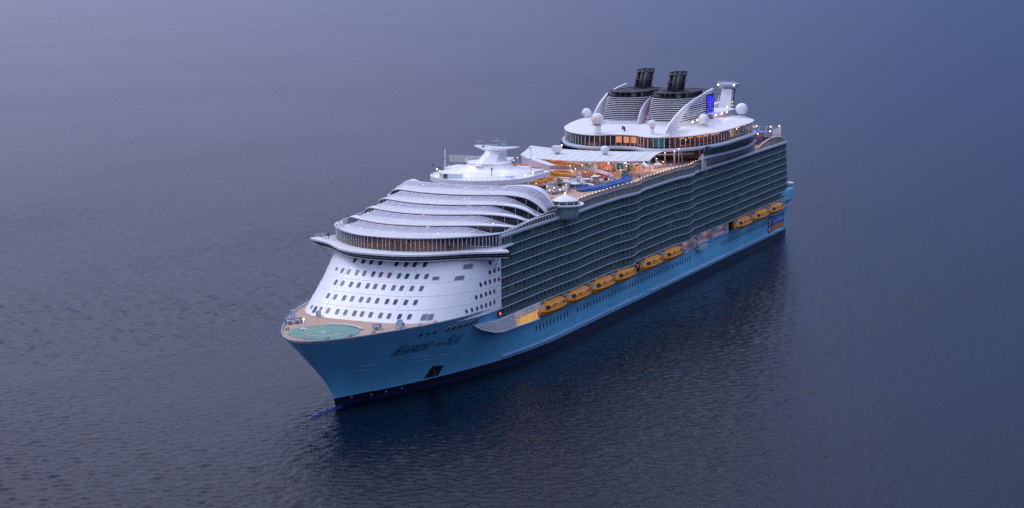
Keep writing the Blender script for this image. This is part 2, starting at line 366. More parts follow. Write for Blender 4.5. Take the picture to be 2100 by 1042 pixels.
def build_sea():
    """one sheet: a wide flat sea, and on it the wind waves, modelled where they are near enough to be seen"""
    rng = np.random.default_rng(11)
    cx, cy = CAM_P[0] + 60, CAM_P[1] + 25; h = 0.00115
    nr = int(math.log(2400 / 240) / h); na = int(1.15 / h)
    rr = 240 * np.exp(np.arange(nr) * h); aa = YAW + (np.arange(na) / (na - 1) - 0.5) * 1.15
    Rg, Ag = np.meshgrid(rr, aa, indexing='ij'); X = (cx + Rg * np.cos(Ag)); Y = (cy + Rg * np.sin(Ag)); cell = Rg * h
    H = np.zeros_like(X); DX = np.zeros_like(X); DY = np.zeros_like(X)
    N = 56
    for k in range(N):
        lam = 1.15 * (4.4 / 1.15) ** ((k + rng.random()) / N); th = YAW + 0.30 + rng.normal(0, 0.6); kk = 2 * math.pi / lam
        ka = 0.039 * (1.0 if lam < 3.2 else .75); a = ka / kk; ph = rng.random() * 6.283
        fade = np.clip((lam / cell - 2.3) / 1.8, 0, 1); arg = kk * (X * math.cos(th) + Y * math.sin(th)) + ph
        H += a * fade * np.sin(arg); c = a * fade * np.cos(arg) * .7; DX += c * math.cos(th); DY += c * math.sin(th)
    # wind patches: calmer and rougher areas, calmer in the lee of the hull
    P = np.zeros_like(X)
    for k in range(9):
        lam = rng.uniform(90, 420); th = rng.random() * 6.283; P += np.sin(2 * math.pi / lam * (X * math.cos(th) + Y * math.sin(th) * 1.6) + rng.random() * 6)
    amp = np.clip(0.92 + 0.13 * P, 0.5, 1.35)
    dist = np.hypot(np.maximum(0, np.abs(X - 170) - 175), np.maximum(0, np.abs(Y) - 24)); amp *= 0.7 + 0.3 * np.clip(dist / 70, 0, 1)
    amp *= np.clip((aa - aa[0]) / .05, 0, 1)[None, :] * np.clip((aa[-1] - aa) / .05, 0, 1)[None, :]
    X = X + DX * amp; Y = Y + DY * amp; H = H * amp
    V = np.stack([X, Y, H], -1).reshape(-1, 3)
    I = np.arange(nr * na).reshape(nr, na); Q = np.stack([I[:-1, :-1], I[1:, :-1], I[1:, 1:], I[:-1, 1:]], -1).reshape(-1, 4)
    xs = [-60000, -20000, -6000, -2000, -500, 0, 500, 1500, 6000, 20000]; o = len(V)
    V = np.concatenate([V, np.array([(x, y, -0.9) for y in xs for x in xs], float)])
    Q = np.concatenate([Q, np.array([(o + j * 10 + i, o + j * 10 + i + 1, o + (j + 1) * 10 + i + 1, o + (j + 1) * 10 + i) for j in range(9) for i in range(9)])])
    me = bpy.data.meshes.new('sea'); me.vertices.add(len(V)); me.vertices.foreach_set('co', V.astype(np.float32).ravel())
    me.loops.add(Q.size); me.loops.foreach_set('vertex_index', Q.astype(np.int32).ravel()); me.polygons.add(len(Q))
    me.polygons.foreach_set('loop_start', np.arange(0, Q.size, 4, dtype=np.int32)); me.polygons.foreach_set('loop_total', np.full(len(Q), 4, np.int32))
    me.polygons.foreach_set('use_smooth', np.ones(len(Q), bool)); me.materials.append(SEA); me.update(calc_edges=True)
    o_ = bpy.data.objects.new('sea', me); COL.objects.link(o_); o_['kind'] = 'structure'; return o_
build_sea()

# ================================================================ THE SHIP
ship = empty('cruise_ship', (170, 0, 0), 'huge white and blue cruise ship with rows of balconies and two black topped funnels', 'ship')
S = ship
# ---- hull
def build_hull():
    h = MB()
    zs = [-3, -1.5, 0, 1, 2, 2.7, 3.6, 5, 6.5, 8, 9.5, 11, 12.4]
    zt = [14, 15.5, 17, 18.5, 20, 21.2]
    XA = [288 - i * 7 for i in range(1, 41)]                # aft of the front house, constant X
    XA = [x for x in XA if x > 10] + [8, 2]
    T = [0, .0012, .004, .01, .02, .035, .055, .08, .11, .15, .2, .26, .33, .41, .5, .6, .7, .8, .9, 1]
    for sgn in (1, -1):
        g = []
        for t in T: g.append([(stem_x(z) - t * (stem_x(z) - 288), z) for z in zs + zt])
        nfull = len(zs + zt); nl = len(zs)
        cols = [[(X, sgn * hull_b(X, z), z) for X, z in c] for c in g]
        rings = cols
        v = [p for c in rings for p in c]; f = []
        for i in range(len(rings) - 1):
            for j in range(nfull - 1): f.append((i * nfull + j, i * nfull + j + 1, (i + 1) * nfull + j + 1, (i + 1) * nfull + j))
        h.add(v, f, HULL, True)
        cols = [[(288, sgn * hull_b(288, z), z) for z in zs]] + [[(X, sgn * hull_b(X, z), z) for z in zs] for X in XA]
        # transom columns: rounded quarter
        def xt(z): return interp(z, [(-3, 2), (0, -3.5), (3, -6.5), (9, -9), (13, -10.6)])
        for a in (0, .25, .5, .75, 1):
            cols.append([(lerp(0, xt(z), math.sin(a * math.pi / 2)), sgn * lerp(hull_b(0, z), hull_b(0, z) - 3, 1 - math.cos(a * math.pi / 2)), z) for z in zs])
        cols.append([(xt(z), 0, z) for z in zs])
        v = [p for c in cols for p in c]; f = []
        for i in range(len(cols) - 1):
            for j in range(nl - 1): f.append((i * nl + j, i * nl + j + 1, (i + 1) * nl + j + 1, (i + 1) * nl + j))
        h.add(v, f, HULL, True)
    return h.obj('hull', S)
hull = build_hull()
# bulbous bow just breaking the surface
bb = MB(); rings = []
for X, r, zc in ((322, 3.0, -2.8), (330, 3.0, -2.6), (336, 2.8, -2.45), (341, 2.4, -2.1), (344.5, 1.7, -1.6), (346.3, .7, -.9), (346.8, .05, -.6)):
    rings.append([(X, 0.8 * r * math.cos(a * math.pi / 7), zc + r * math.sin(a * math.pi / 7)) for a in range(14)])
ANTIF = mat('bright_blue_antifouling', (0.02, 0.04, 0.18), 0.3, var=0.2, scale=1.5)
bb.loft(rings, ANTIF, smooth=True); bb.obj('bulbous_bow', S)
# rubbing strakes along the waterline
STRK = mat('strake_paint', (0.30, 0.48, 0.66), 0.5, var=.1)
for z, x0, x1 in ((3.6, 276, 168), (3.5, 163, 8)):
    st = MB(); P = [(x0 + (x1 - x0) * i / 30) for i in range(31)]
    rings = [[(x, hull_b(x, z) - .1, z - .6), (x, hull_b(x, z) + .42, z - .2), (x, hull_b(x, z) + .42, z + .12), (x, hull_b(x, z) - .1, z + .40)] for x in P]
    st.loft(rings, STRK); st.obj('fender_strake', S)
    st = MB(); rings = [[(x, -(hull_b(x, z) - .1), z - .35), (x, -(hull_b(x, z) + .38), z - .12), (x, -(hull_b(x, z) + .38), z + .12), (x, -(hull_b(x, z) - .1), z + .35)] for x in P]
    st.loft(rings, GREYW); st.obj('fender_strake', S)
# dark seam line under the promenade openings
sm = MB(); P = [262 - i * 9.6 for i in range(26)]
sm.loft([[(x, hull_b(x, 9.5) - .1, 9.42), (x, hull_b(x, 9.5) + .04, 9.42), (x, hull_b(x, 9.5) + .04, 9.56), (x, hull_b(x, 9.5) - .1, 9.56)] for x in P], GREY); sm.obj('hull_seam', S)

def hull_normal(X, z):
    e = .4; dx = (hull_b(X + e, z) - hull_b(X - e, z)) / (2 * e); dz = (hull_b(X, z + e) - hull_b(X, z - e)) / (2 * e)
    return Vector((-dx, 1, -dz)).normalized()
# portholes of the hull: the hundred nearest the bow are parts, the far ones one run
ph = [258.4 - 2.62 * i for i in range(0, 97)]
ph = [x for x in ph if x > 26 and not (233.5 > x > 229.0) and not (120 > x > 86)]
rest = MB()
for i, x in enumerate(ph):
    y = hull_b(x, 8.6); m = MB() if i < 88 else rest
    m.disc((x, y, 8.55), (0, 1, 0), .42, .85, .06, WINDK)
    if i < 88: m.obj('porthole', S)
if rest.v: rest.obj('porthole', S, 'stuff')
dots = MB()
for i in range(150):
    x = 256 - i * 1.62 + random.uniform(-.2, .2)
    if random.random() < .55: dots.disc((x, hull_b(x, 5), 5.0 + random.choice((0, 0, .9))), (0, 1, 0), .2, .2, .05, WINDK, 6)
dots.obj('scupper', S, 'stuff')
for X, z in ((311.5, 18.3), (309.1, 18.3), (306.7, 18.3), (304.3, 18.35), (302.0, 18.4), (299.7, 18.5)):
    for s in (1, -1):
        m = MB(); nv = hull_normal(X, z); c = (X, s * (hull_b(X, z)), z); nn_ = (nv.x, s * nv.y, nv.z)
        m.disc(c, nn_, .80, 1.0, .10, GREYW, 14); m.disc(c, nn_, .62, .82, .14, DARKM, 14); m.disc((c[0], c[1], c[2] - .15), nn_, .4, .5, .16, ROPE, 10)
        m.obj('mooring_port', S)
for X, z in ((321.1, 18.25), (318.6, 18.2), (316.2, 18.25)):
    m = MB(); m.disc((X, hull_b(X, z), z), hull_normal(X, z), .5, .5, .12, DARKM, 10); m.obj('mooring_port', S)
def hull_patch(pts, off, m, name, nz=1):
    """surface strip on the port bow: list of (X,z) closed polygon, drawn proud of the plating"""
    b = MB(); v = []
    for X, z in pts:
        nv = hull_normal(X, z); v.append((X + nv.x * off, hull_b(X, z) + nv.y * off, z + nv.z * off))
    w = [(X, hull_b(X, z) - .1, z) for X, z in pts]; n = len(v)
    b.add(v + w, [tuple(range(n))] + [(i, n + i, n + (i + 1) % n, (i + 1) % n) for i in range(n)], m)
    return b.obj(name, S)
hull_patch([(306.6, 6.5), (304.4, 6.2), (302.0, 5.8), (302.1, 4.3), (302.4, 2.9), (305, 2.95), (307.6, 3.1), (307.1, 4.8)], .06, DARK, 'anchor_pocket')
an = MB(); nv = hull_normal(305, 4.5); c = Vector((305, hull_b(305, 4.5), 4.5))
an.tube([c + nv * .25 + Vector((0, 0, 1.2)), c + nv * .3 + Vector((0, 0, -1.0))], .22, DARKM); an.tube([c + nv * .3 + Vector((-1.3, 0, -.2)), c + nv * .35 + Vector((-.6, 0, -1)), c + nv * .35 + Vector((.6, 0, -1)), c + nv * .3 + Vector((1.3, 0, -.2))], .2, DARKM)
an.obj('anchor', S)
for (x0, z0, x1, z1) in ((333.4, 9.85, 329.3, 9.7), (333.3, 11.2, 329.1, 11.05), (317.3, 9.6, 310.4, 9.1), (317.0, 10.6, 311.5, 10.55), (307.6, 8.6, 303.6, 8.3), (306.9, 9.6, 303.4, 9.3), (296.1, 5.7, 295.9, 8.6)):
    h_ = .09
    hull_patch([(x0, z0 - h_), (x1 + (.15 if abs(x1 - x0) < 1 else 0), z1 - h_), (x1, z1 + h_), (x0 - (.15 if abs(x1 - x0) < 1 else 0), z0 + h_)], .08, GREYW, 'grab_rail')
for X, z in ((329.8, 1.9), (324, 1.5), (319.6, 1.5), (314.5, 1.6)):
    m = MB(); m.disc((X, hull_b(X, z), z), hull_normal(X, z), .35, .35, .08, GREY, 10); m.obj('thruster_mark', S)

# ---- the name on the bow, drawn stroke by stroke in slanted small capitals with serifs
GL = {  # unit box 0..1 high; (x0,y0,x1,y1,w)
 'H': (0.86, [(.14, 0, .14, 1, .15), (.72, 0, .72, 1, .15), (.14, .5, .72, .5, .07), (0, 0, .28, 0, .05), (0, 1, .28, 1, .05), (.58, 0, .86, 0, .05), (.58, 1, .86, 1, .05)]),
 'A': (0.86, [(.12, 0, .42, 1, .07), (.74, 0, .42, 1, .15), (.22, .36, .64, .36, .06), (0, 0, .24, 0, .05), (.6, 0, .88, 0, .05)]),
 'R': (0.84, [(.14, 0, .14, 1, .15), (.14, .98, .45, .98, .06), (.45, .98, .6, .86, .1), (.6, .86, .6, .64, .13), (.6, .64, .45, .5, .1), (.45, .5, .14, .5, .06), (.36, .5, .74, 0, .14), (0, 0, .28, 0, .05), (0, 1, .2, 1, .05)]),
 'M': (1.05, [(.14, 0, .16, 1, .07), (.18, 1, .5, .08, .15), (.5, .08, .84, 1, .07), (.88, 0, .86, 1, .15), (0, 0, .28, 0, .05), (.74, 0, 1.02, 0, .05)]),
 'O': (0.9, [(.45, 1, .16, .84, .09), (.16, .84, .06, .5, .15), (.06, .5, .16, .16, .15), (.16, .16, .45, 0, .09), (.45, 0, .74, .16, .09), (.74, .16, .84, .5, .15), (.84, .5, .74, .84, .15), (.74, .84, .45, 1, .09)]),
 'N': (0.92, [(.14, 0, .14, 1, .07), (.16, 1, .76, .02, .15), (.78, 0, .78, 1, .07), (0, 0, .28, 0, .05), (.64, 1, .92, 1, .05)]),
 'Y': (0.84, [(.1, 1, .42, .5, .15), (.74, 1, .42, .5, .07), (.42, .5, .42, 0, .15), (0, 1, .24, 1, .05), (.6, 1, .86, 1, .05), (.28, 0, .56, 0, .05)]),
 'S': (0.66, [(.56, .84, .36, 1, .08), (.36, 1, .12, .86, .1), (.12, .86, .14, .64, .12), (.14, .64, .48, .4, .15), (.48, .4, .54, .18, .12), (.54, .18, .32, 0, .1), (.32, 0, .06, .16, .08)]),
 'E': (0.74, [(.14, 0, .14, 1, .15), (0, 1, .64, 1, .06), (.14, .52, .5, .52, .06), (0, 0, .68, 0, .06), (.64, 1, .64, .8, .05), (.68, 0, .68, .22, .05)]),
 'o': (0.8, [(.4, .66, .12, .5, .1), (.12, .5, .12, .16, .13), (.12, .16, .4, 0, .1), (.4, 0, .66, .16, .1), (.66, .16, .66, .5, .13), (.66, .5, .4, .66, .1)]),
 'f': (0.5, [(.2, 0, .2, .9, .13), (.2, .9, .5, 1, .09), (0, .62, .44, .62, .07)]),
 't': (0.5, [(.2, .05, .2, .95, .13), (.2, .05, .44, .02, .08), (0, .64, .44, .64, .07)]),
 'h': (0.8, [(.12, 0, .12, 1, .13), (.12, .56, .4, .66, .09), (.4, .66, .6, .5, .1), (.6, .5, .6, 0, .13)]),
 'e': (0.75, [(.1, .34, .62, .34, .07), (.62, .34, .56, .58, .1), (.56, .58, .36, .66, .09), (.36, .66, .1, .5, .11), (.1, .5, .1, .16, .13), (.1, .16, .36, 0, .1), (.36, 0, .62, .12, .07)])}
def lettering(words, x_start, x_end, zb, sign):
    adv = 0; lay = []
    for ch, hgt, base in words:
        if ch == ' ': adv += .45; continue
        lay.append((ch, adv, hgt, base)); adv += (GL[ch][0] + .2) * hgt
    sc = abs(x_end - x_start) / adv
    b = MB()
    for ch, a, hgt, base in lay:
        for (x0, y0, x1, y1, w) in GL[ch][1]:
            L = math.hypot(x1 - x0, y1 - y0); ux, uy = (x1 - x0) / L, (y1 - y0) / L; w *= 1.12; px, py = -uy * w / 2, ux * w / 2
            q = [(x0 + px, y0 + py), (x1 + px, y1 + py), (x1 - px, y1 - py), (x0 - px, y0 - py)]
            out = []
            for gx, gy in q:
                hz = (gy * hgt + base) * 2.45; along = (a + gx * hgt) * sc + hz * 0.28
                X = x_start - along; z = zb + hz; nv = hull_normal(X, z)
                out.append((X + nv.x * .07, hull_b(X, z) + nv.y * .07, z + nv.z * .07))
            b.add(out, [(0, 1, 2, 3)], LETTER)
    if sign < 0: b.v = [(x, -y, z) for x, y, z in b.v]
    return b
NAME = [('H', 1.25, 0)] + [(c, .95, 0) for c in 'ARMONY'] + [(' ', 0, 0)] + [(c, .5, .15) for c in 'of'] + [(c, .5, .15) for c in 'the'] + [(' ', 0, 0), ('S', 1.25, 0)] + [(c, .95, 0) for c in 'EAS']
_adv = sum((.45 if c == ' ' else (GL[c][0] + .2) * h) for c, h, _ in NAME); _a = 0; _word = []; _ws = 0
for _k in NAME + [(' ', 0, 0)]:
    if _k[0] == ' ' or (_k[0] in 'ot' and _word and _word[-1][0] in 'Yf' ):
        if _word: lettering(_word, 325.8 - _ws * 23.8 / _adv, 325.8 - _a * 23.8 / _adv, 12.85, 1).obj('name_lettering', S)
        _word = []
        if _k[0] == ' ': _a += .45; _ws = _a; continue
        _ws = _a
    _word.append(_k); _a += (GL[_k[0]][0] + .2) * _k[1]
# starboard bow carries the same name, read from stem to stern end first
nb = MB()
words = NAME; adv = sum((.45 if c == ' ' else (GL[c][0] + .2) * h) for c, h, _ in words); sc = 23.8 / adv; a = 0
for ch, hgt, base in words:
    if ch == ' ': a += .45; continue
    for (x0, y0, x1, y1, w) in GL[ch][1]:
        L = math.hypot(x1 - x0, y1 - y0); ux, uy = (x1 - x0) / L, (y1 - y0) / L; w *= 1.12; px, py = -uy * w / 2, ux * w / 2; out = []
        for gx, gy in [(x0 + px, y0 + py), (x1 + px, y1 + py), (x1 - px, y1 - py), (x0 - px, y0 - py)]:
            hz = (gy * hgt + base) * 2.45; X = 302 + (a + gx * hgt) * sc + hz * .28; z = 12.85 + hz; nv = hull_normal(X, z)
            out.append((X + nv.x * .07, -(hull_b(X, z) + nv.y * .07), z + nv.z * .07))
        nb.add(out, [(3, 2, 1, 0)], LETTER)
    a += (GL[ch][0] + .2) * hgt
nb.obj('name_lettering', S)

# ---- foredeck
fd = MB(); P = []
for i in range(0, 60):
    X = 353 - .02 - (i / 59) ** 1.8 * 65; P.append((X, max(0.05, hull_b(X, 21.1) - .35)))
out = P + [(x, -y) for x, y in P[::-1]]
fd.prism(out, 20.7, 21.0, TEAK); fd.obj('foredeck', S)
bw = MB()      # bulwark cap
Pc = [(353 - (i / 70) ** 1.8 * 54) for i in range(71)]
for s in (1, -1):
    rings = []
    for X in Pc:
        y = hull_b(X, 21.2); rings.append([(X, s * y, 21.15), (X, s * y, 21.42), (X - .05, s * max(0, y - .25), 21.42), (X - .05, s * max(0, y - .25), 20.9)])
    bw.loft(rings, GREYW)
bw.obj('bulwark_cap', S)
rl = MB()
for s in (1, -1):
    pts = [(X, s * (hull_b(X, 21.2) - .2)) for X in Pc]
    rl.tube([(x, y, 22.2) for x, y in pts], .022, GREYW, 4)
    for i in range(0, 71, 2): rl.tube([(pts[i][0], pts[i][1], 21.4), (pts[i][0], pts[i][1], 22.2)], .03, GREYW, 4)
rl.obj('bow_railing', S)
hp = MB(); hc = (339.8, 0)
hp.lathe((hc[0], hc[1], 21.0), [(9.3, 0), (9.3, .12), (9.2, .15)], GREENH, 48); helipad = hp.obj('helipad', S)
mk = MB()
def ring(mb, c, r0, r1, z, m, n=48, a0=0, a1=360):
    P = [(R(a0 + (a1 - a0) * i / n)) for i in range(n + 1)]
    v = [(c[0] + r * math.cos(a), c[1] + r * math.sin(a), z) for r in (r0, r1) for a in P]
    mb.add(v, [(i, n + 1 + i, n + 2 + i, i + 1) for i in range(n)], m)
ring(mk, hc, 5.0, 5.4, 21.17, YELP, 30, -150, 100)
for dx in (-.0,):
    mk.box(hc[0] - 1.3, hc[0] - .9, hc[1] - 1.5, hc[1] + 1.5, 21.155, 21.175, GREYW)
    mk.box(hc[0] + .9, hc[0] + 1.3, hc[1] - 1.5, hc[1] + 1.5, 21.155, 21.175, GREYW)
    mk.box(hc[0] - .9, hc[0] + .9, hc[1] - .2, hc[1] + .2, 21.155, 21.175, GREYW)
mk.obj('landing_marking', helipad)
nt = MB(); ring(nt, hc, 9.3, 10.3, 21.45, GREYW, 30, 130, 205)
for a in range(130, 206, 8): nt.tube([(hc[0] + 9.2 * math.cos(R(a)), hc[1] + 9.2 * math.sin(R(a)), 21.1), (hc[0] + 10.4 * math.cos(R(a)), hc[1] + 10.4 * math.sin(R(a)), 21.6)], .05, W, 4)
nt.obj('safety_net', helipad)
fm = MB(); fm.tube([(349.6, 0, 21), (349.6, 0, 26)], [.28, .14], W, 8); fm.box(349.1, 350.1, -.8, .8, 23.8, 23.95, W); fm.tube([(349.6, 0, 26), (349.6, 0, 27.2)], .05, W, 4)
fo = fm.obj('foremast', S); b_ = MB().sphere((349.6, 0, 26.3), .28, BULB, 8, 6); b_.obj('masthead_lamp', fo)
def windlass(x, y, rz):
    m = MB(); c, s_ = math.cos(rz), math.sin(rz)
    m.obox((x, y, 21.5), (c * 1.4, s_ * 1.4, 0), (-s_ * .8, c * .8, 0), (0, 0, .5), GREYW)
    m.tube([(x - s_ * 1.1, y + c * 1.1, 21.9), (x + s_ * 1.1, y - c * 1.1, 21.9)], .55, GREY, 10)
    m.tube([(x + c * 1.6, y + s_ * 1.6, 21.1), (x + c * 1.6, y + s_ * 1.6, 22.0)], .3, GREY, 8)
    m.obj('mooring_winch', S)
for a in ((330.5, 10.5, .4), (331.5, -12.6, .3), (333.5, -14.6, .9), (326.5, 15.2, .2)): windlass(*a)
for x, y in ((328.1, -16.4), (328.0, 15.9)):
    m = MB(); m.box(x - .4, x + .4, y - .6, y + .6, 21, 23.5, GREYW); m.box(x - .9, x + .8, y - .9, y + .9, 21, 21.6, GREYW)
    m.tube([(x + .8, y + .6, 21.5), (x + .8, y + .6, 23.2)], .06, W, 5); m.obj('vent_locker', S)
m = MB(); m.box(321.9, 323.1, -12.4, -11.4, 21, 22.6, GREYW); m.box(322.2, 322.8, -12.2, -11.6, 22.6, 22.9, W); m.obj('deck_box', S)
for i, (x, y) in enumerate([(324, -19.4), (333, -15.0), (341, -10.2), (347.5, 5.6), (342, 9.3), (336, 12.6), (329, 16.8), (323, 19.2), (318, 21.2)]):
    m = MB()
    for d in (-.5, .5): m.tube([(x + d, y, 21), (x + d, y, 21.7)], .2, GREY, 8)
    m.obj('bollard', S)
# ---- front house (leaning white facade)
fc = MB(); NT = 64; ts = [-1 + 2 * i / NT for i in range(NT + 1)]
zl = [20.0, 21.2, 22.9, 24.6, 26.2, 27.9, 29.6, 31.3, 33, 34.4, 35.7]
rings = [[facade(t, z) + (z,) for t in ts] for z in zl]
v = [p for r in rings for p in r]; n_ = NT + 1
fc.add(v, [(i * n_ + j, i * n_ + j + 1, (i + 1) * n_ + j + 1, (i + 1) * n_ + j) for i in range(len(zl) - 1) for j in range(NT)], W, True)
facade_o = fc.obj('front_house', S)
def fnorm(t, z):
    e = .01; p = Vector(facade(t, z) + (z,)); a = Vector(facade(min(1, t + e), z) + (z,)) - Vector(facade(max(-1, t - e), z) + (z,)); b = Vector(facade(t, z + .5) + (z + .5,)) - p
    nv = a.cross(b).normalized()
    if nv.x < 0: nv = -nv
    return p, a.normalized(), b.normalized(), nv
# deck ledges between window rows
for z in (20.9, 23.95, 26.95, 29.95, 32.85):
    m = MB(); rings = []
    for t in ts:
        p, a, b, nv = fnorm(t, z); rings.append([p - nv * .1 - b * .10, p + nv * .07 - b * .10, p + nv * .07 + b * .10, p - nv * .1 + b * .10])
    m.loft(rings, W); m.obj('deck_ledge', facade_o)
for t in (-.29, .26):
    m = MB(); rings = []
    for z in (21.3, 25, 29, 33, 35.2):
        p, a, b, nv = fnorm(t, z); rings.append([p - a * .07 - nv * .05, p - a * .07 + nv * .08, p + a * .07 + nv * .08, p + a * .07 - nv * .05])
    m.loft(rings, W); m.obj('facade_seam', facade_o)
COLS = [-.468, -.402, -.336, -.252, -.172, -.108, -.038, .020, .085, .158, .219, .302, .384]
def win(t, z, w, h, m, name='window', vent=False):
    p, a, b, nv = fnorm(t, z); mb = MB(); k = []
    rad = .28
    for cx, cy, a0 in ((w / 2 - rad, h / 2 - rad, 0), (-w / 2 + rad, h / 2 - rad, 90), (-w / 2 + rad, -h / 2 + rad, 180), (w / 2 - rad, -h / 2 + rad, 270)):
        for q in (0, 45, 90): k.append((cx + rad * math.cos(R(a0 + q)), cy + rad * math.sin(R(a0 + q))))
    for sc, d0, d1, mm in ((1.16, -.1, .05, GREYW), (1.0, -.1, .075, m)):
        mb.loft([[p + a * x * sc + b * y * sc + nv * d for x, y in k] for d in (d0, d1)], mm)
    if vent:
        for i in range(6): q = p + b * (h * (i - 2.5) / 6.5); mb.obox(q + nv * .1, a * w * .46, b * .05, nv * .03, GREY)
    return mb.obj(name, facade_o)
WV = [mat('curtained_window_glass', (0.10, 0.12, 0.13), 0.4, var=.3, spec=.3), WINTEAL, WINDK, mat('grey_window_glass', (0.05, 0.075, 0.085), 0.4, var=.3, spec=.3), mat('rosy_curtain_window', (0.10, 0.075, 0.085), 0.4, var=.2, spec=.3)]
GRV = mat('grey_vent', (0.30, 0.31, 0.35), 0.6)
for r_, z in enumerate((22.5, 25.62, 28.72, 31.42, 34.12)):
    cols = {0: range(0, 13), 1: range(2, 13), 2: range(2, 13), 3: range(1, 13), 4: (3, 4, 5, 6, 8, 9, 10, 11)}[r_]
    for ci in cols:
        t = COLS[ci]
        if r_ == 4: t = {3: -.25, 4: -.163, 5: -.095, 6: -.024, 8: .098, 9: .171, 10: .238, 11: .326}[ci]
        if r_ == 0 and ci == 0: win(t, z, 1.1, 1.2, GRV, 'vent', True); continue
        if r_ == 0 and ci == 1: win(t, z - .3, 1.1, 2.3, DARK, 'door'); continue
        if r_ == 3 and ci == 1: win(-.435, z, 1.1, 1.1, GRV, 'vent', True); continue
        rnd = random.random()
        m_ = (WINTEAL if rnd < .65 else WINDK) if r_ == 0 else (WINDK if r_ == 4 or rnd < .2 else WV[0] if rnd < .4 else WV[3] if rnd < .66 else WINTEAL if rnd < .9 else WV[4])
        win(t, z, 1.0, 1.8, m_)
for t, z, w, h in ((.685, 33.1, 2.9, 1.6), (.645, 30.5, 2.9, 1.5), (.495, 22.25, 1.6, 2.1), (.536, 22.15, 1.6, 2.1), (.468, 30.9, 1.8, 1.2)): win(t, z, w, h, GRV, 'vent', True)
PHF = [(.87, 33.4), (.874, 30.9), (.918, 31.1), (.962, 31.25), (.804, 28.1), (.841, 28.3), (.881, 28.4), (.923, 28.5), (.964, 28.5), (.783, 25.1), (.817, 25.2), (.853, 25.4), (.887, 25.5), (.922, 25.5), (.734, 22.1), (.766, 22.15), (.798, 22.2), (.828, 22.35), (.86, 22.45), (.893, 22.5), (.925, 22.6)]
for t, z in PHF:
    p, a, b, nv = fnorm(t, z); m = MB(); m.disc(p, nv, .56, .72, .05, GREYW, 12); m.disc(p, nv, .44, .6, .08, WINDK, 12); m.obj('round_window', facade_o)
# navigation-light red box at the foot of the house
m = MB(); p = Vector((289.2, 26.3, 18.9)); m.obox(p, (.5, 0, 0), (0, .25, 0), (0, 0, .45), DARK); m.sphere((289.4, 26.6, 18.9), .28, mat('red_lamp', (1, .1, .1), .4, emit=(1, .06, .05), estr=5), 8, 6); m.obj('navigation_lamp', S)

# ---- plan outline of the balcony block at height z (port half from the front to the stern centreline)
def aft_x(z): return interp(z, [(17, 4), (19.6, -3), (25, -2), (39.9, 3.5)])
def block_path(z, x0=288.0, step=2.9, inn=0.0):
    P = []; x = x0
    while x > 14: P.append((x, side_y(x, z) - inn)); x -= step
    xa = aft_x(z); r = 12.5
    for a in range(0, 91, 15): P.append((lerp(13, xa + inn, math.sin(R(a))), lerp(side_y(13, z) - inn, 21, (1 - math.cos(R(a))))))
    for y in (14, 7, 0): P.append((xa + inn - .0, y))
    return P
SLIP = mat('balcony_slab_edge', (0.50, 0.60, 0.70), 0.5, var=0.06)
PART = mat('balcony_partition', (0.19, 0.27, 0.28), 0.5, var=0.2)
POST = mat('balcony_rail_metal', (0.11, 0.18, 0.20), 0.4, var=0.1)
SOFF = mat('balcony_floor', (0.16, 0.17, 0.18), 0.7)
def slab(path, z, m, sgn):
    r = []
    for i, (x, y) in enumerate(path):
        (ax, ay), (bx, by) = path[max(0, i - 1)], path[min(len(path) - 1, i + 1)]; L = math.hypot(bx - ax, by - ay) or 1
        nx, ny = (ay - by) / L, (bx - ax) / L
        if nx * (x - 120) * .02 + ny * y < 0 and y > 0.01: nx, ny = -nx, -ny
        if y <= 0.01: nx, ny = -1, 0
        r.append((x, y, nx, ny))
    return r
front_cols = 13
far_rails = MB(); far_parts = MB()
for s in (1, -1):
    for lv in range(8):
        z = LV[lv]; P = block_path(z + 1.4); N = slab(P, z, None, s)
        # slab with pale lip
        m = MB(); rings = []
        for x, y, nx, ny in N: rings.append([(x + nx * .10, s * (y + ny * .10), z - .09), (x + nx * .10, s * (y + ny * .10), z + .09), (x + nx * .0, s * y, z + .10), (x - nx * 2.6, s * (y - ny * 2.6), z + .10), (x - nx * 2.6, s * (y - ny * 2.6), z - .10), (x, s * y, z - .12)])
        m.loft(rings, SLIP); m.obj('balcony_deck', S)
        # cabin fronts
        m = MB(); m.wall([(x - nx * 1.5, s * (y - ny * 1.5)) for x, y, nx, ny in N], z, z + DK, .1, CABIN)
        if True:
            for i, (x, y, nx, ny) in enumerate(N):
                m.obox((x - nx * 1.4, s * (y - ny * 1.4), z + DK / 2), (.12, 0, 0), (0, .12, 0), (0, 0, DK / 2 - .16), PART)
        m.obj('cabin_front', S)
        for i in range(len(N) - 1):
            x, y, nx, ny = N[i]; x2, y2, nx2, ny2 = N[i + 1]
            near = s > 0 and i < front_cols - (1 if lv < 4 else 0)
            b = MB() if near else far_rails
            A = Vector((x - nx * .02, s * (y - ny * .02), 0)); B = Vector((x2 - nx2 * .02, s * (y2 - ny2 * .02), 0)); d = (B - A); L = d.length; d.normalize()
            c = (A + B) / 2; nn_ = Vector((d.y, -d.x, 0))
            c2 = c + Vector((0, 0, z + .66)); b.obox(c2, d * (L / 2 - .07), nn_ * .02, (0, 0, .44), RAILGL)
            b.obox(c + Vector((0, 0, z + 1.17)), d * (L / 2), nn_ * .04, (0, 0, .045), POST)
            b.obox(A + Vector((0, 0, z + .66)), d * .045, nn_ * .05, (0, 0, .44), POST)
            # partition between neighbours
            q = Vector((x - nx * .76, s * (y - ny * .76), z + DK / 2)); b.obox(q, Vector((nx, s * ny, 0)) * .72, Vector((-s * ny, nx, 0)) * .05, (0, 0, DK / 2 - .17), PART)
            if near: b.obj('balcony', S)
far_rails.obj('balcony', S, 'stuff')
